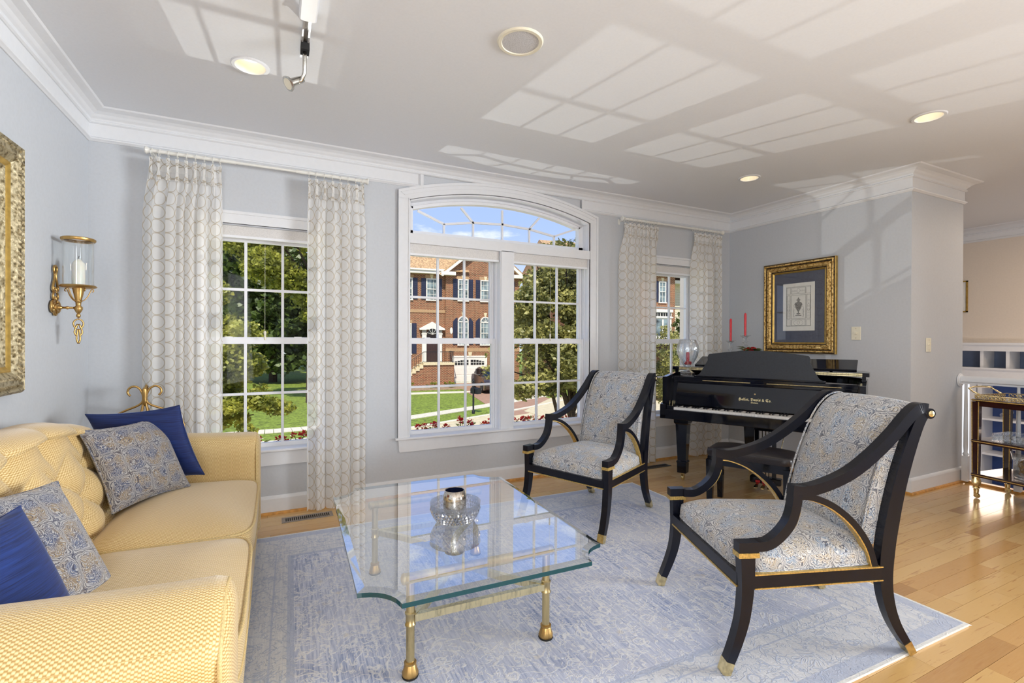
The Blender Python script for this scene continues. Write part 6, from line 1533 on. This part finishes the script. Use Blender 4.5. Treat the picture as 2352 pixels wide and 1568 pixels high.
for k, (x, y, r_, h, dl) in enumerate(((-11, 39, 4.2, 6.2, 'left of the rest'), (-4.6, 43, 4.3, 7.0, 'second from the left'), (-.2, 41, 4.0, 6.6, 'in the middle'), (3.4, 54, 4.2, 7.0, 'right of the middle'), (11.0, 62, 4.6, 7.4, 'rightmost'), (-3.0, 58, 5.5, 8.4, 'furthest back'))):
    tree((x, y, GZ), [((x, y, h-1.4), (r_, r_*.9, h-.9)), ((x+.8, y-1.5, 1.6), (r_*.9, r_*.6, 3.0))], m_leaf_d, f'tall dark woodland tree beyond the lawn, {dl} of the row', (.30, 9), 16000, .48, 20+k, group='woodland trees beyond the lawn', hollow=.3, clump=46)
tree((14.4, 14.3, GZ), [((14.2, 14.4, -.35), (1.6, 1.3, 1.15)), ((12.9, 13.6, .9), (.8, .7, 1.1))], m_leaf_o, 'olive-leaved shrub low in the right window by the piano', (.06, 1.5), 9000, .09, 31)
tree((25.6, 25.0, GZ), [((25.6, 25.0, .6), (.9, .9, 2.6)), ((25.6, 25.0, 2.4), (.5, .5, 1.2))], m_leaf_d, 'narrow dark evergreen beside the cream siding', (.08, 2.5), 3000, .16, 33)
tree((20, 60, GZ), [((20, 60, 3), (4, 4, 5))], m_leaf_d, 'dark tree rising behind the townhouse', (.3, 6), 3000, .4, 35)
for k, (x, y) in enumerate(((7.9, 31.6), (9.4, 31.4), (10.6, 31.3))):
    tree((x, y, GZ), [((x, y, GZ+.25), (.42, .35, .28))], m_leaf_y, f'small round shrub in the mulch bed, {["left", "middle", "right"][k]} one of three', (.02, .2), 420, .09, 40+k, group='mulch bed shrubs', cat='shrub', name='shrub', clump=10)
def geranium(x, y, z, seed, lab, petal):
    rn = random.Random(seed); t = thing('geranium', (x, y, z-.16), 0, lab, 'flower', 'window box geraniums')
    g = G(); st = G(); lf_ = G()
    for k in range(3):
        cx_, cy_, cz_ = x+rn.uniform(-.05, .05), y+rn.uniform(-.04, .04), z+rn.uniform(-.025, .03)
        st.tube([(x, y, z-.16), (cx_, cy_, cz_)], .003, 5)
        for q in range(16):
            d = Vector((rn.gauss(0, 1), rn.gauss(0, 1), rn.gauss(0, .7)+.3)).normalized(); c_ = Vector((cx_, cy_, cz_))+d*.010; s_ = d.cross(Vector((rn.uniform(-1, 1), .3, 1))).normalized()*.012
            g.add([tuple(c_), tuple(c_+d*.016+s_), tuple(c_+d*.030), tuple(c_+d*.016-s_)], [(0, 1, 2, 3)])
    for k in range(9):
        a = rn.random()*6.3; c_ = Vector((x+.03*cos(a), y+.03*sin(a), z-.06+.05*rn.random())); d = Vector((cos(a), sin(a), rn.uniform(0, .8))).normalized(); s_ = d.cross(Vector((0, 0, 1))).normalized()*.014
        lf_.add([tuple(c_), tuple(c_+d*.03+s_), tuple(c_+d*.06), tuple(c_+d*.03-s_)], [(0, 1, 2, 3)])
    part('petals', g, petal, t, kind='stuff'); part('stems', st, m_leaf_y, t); part('leaves', lf_, m_leaf_y, t, kind='stuff')
for (a, b, lb) in ((WC[0]-.1, WC[1]+.1, 'dark flower box under the centre window outside'), (W1[0]-.05, W1[1]+.05, 'dark flower box under the left window outside')):
    fbx = thing('flower_box', ((a+b)/2, YW+.36, .1), 0, lb, 'planter'); part('trough', G().box(a, YW+.24, .10, b, YW+.46, .29), m_iron, fbx); part('soil', G().box(a+.01, YW+.25, .29, b-.01, YW+.45, .295), m_mulch, fbx)
for k, (x, z, pm_) in enumerate(((1.00, .475, 0), (1.17, .452, 0), (1.25, .460, 0), (1.40, .435, 0), (1.555, .492, 0), (1.63, .460, 0), (1.80, .450, 1), (1.92, .475, 1), (2.06, .462, 1), (2.16, .455, 0), (2.27, .478, 1), (2.40, .455, 0), (2.62, .450, 0))):
    geranium(x, YW+.36, z, 60+k, f'{"coral" if pm_ else "red"} geranium in the centre window box, {["first", "second", "third", "fourth", "fifth", "sixth", "seventh", "eighth", "ninth", "tenth", "eleventh", "twelfth", "last"][k]} from the left', m_petal_p if pm_ else m_petal_r)
for k, (x, z) in enumerate(((-.10, .455), (.05, .45), (.17, .478), (.30, .462))):
    geranium(x, YW+.36, z, 80+k, f'red geranium in the left window box, {["first", "second", "third", "last"][k]} from the left', m_petal_r)
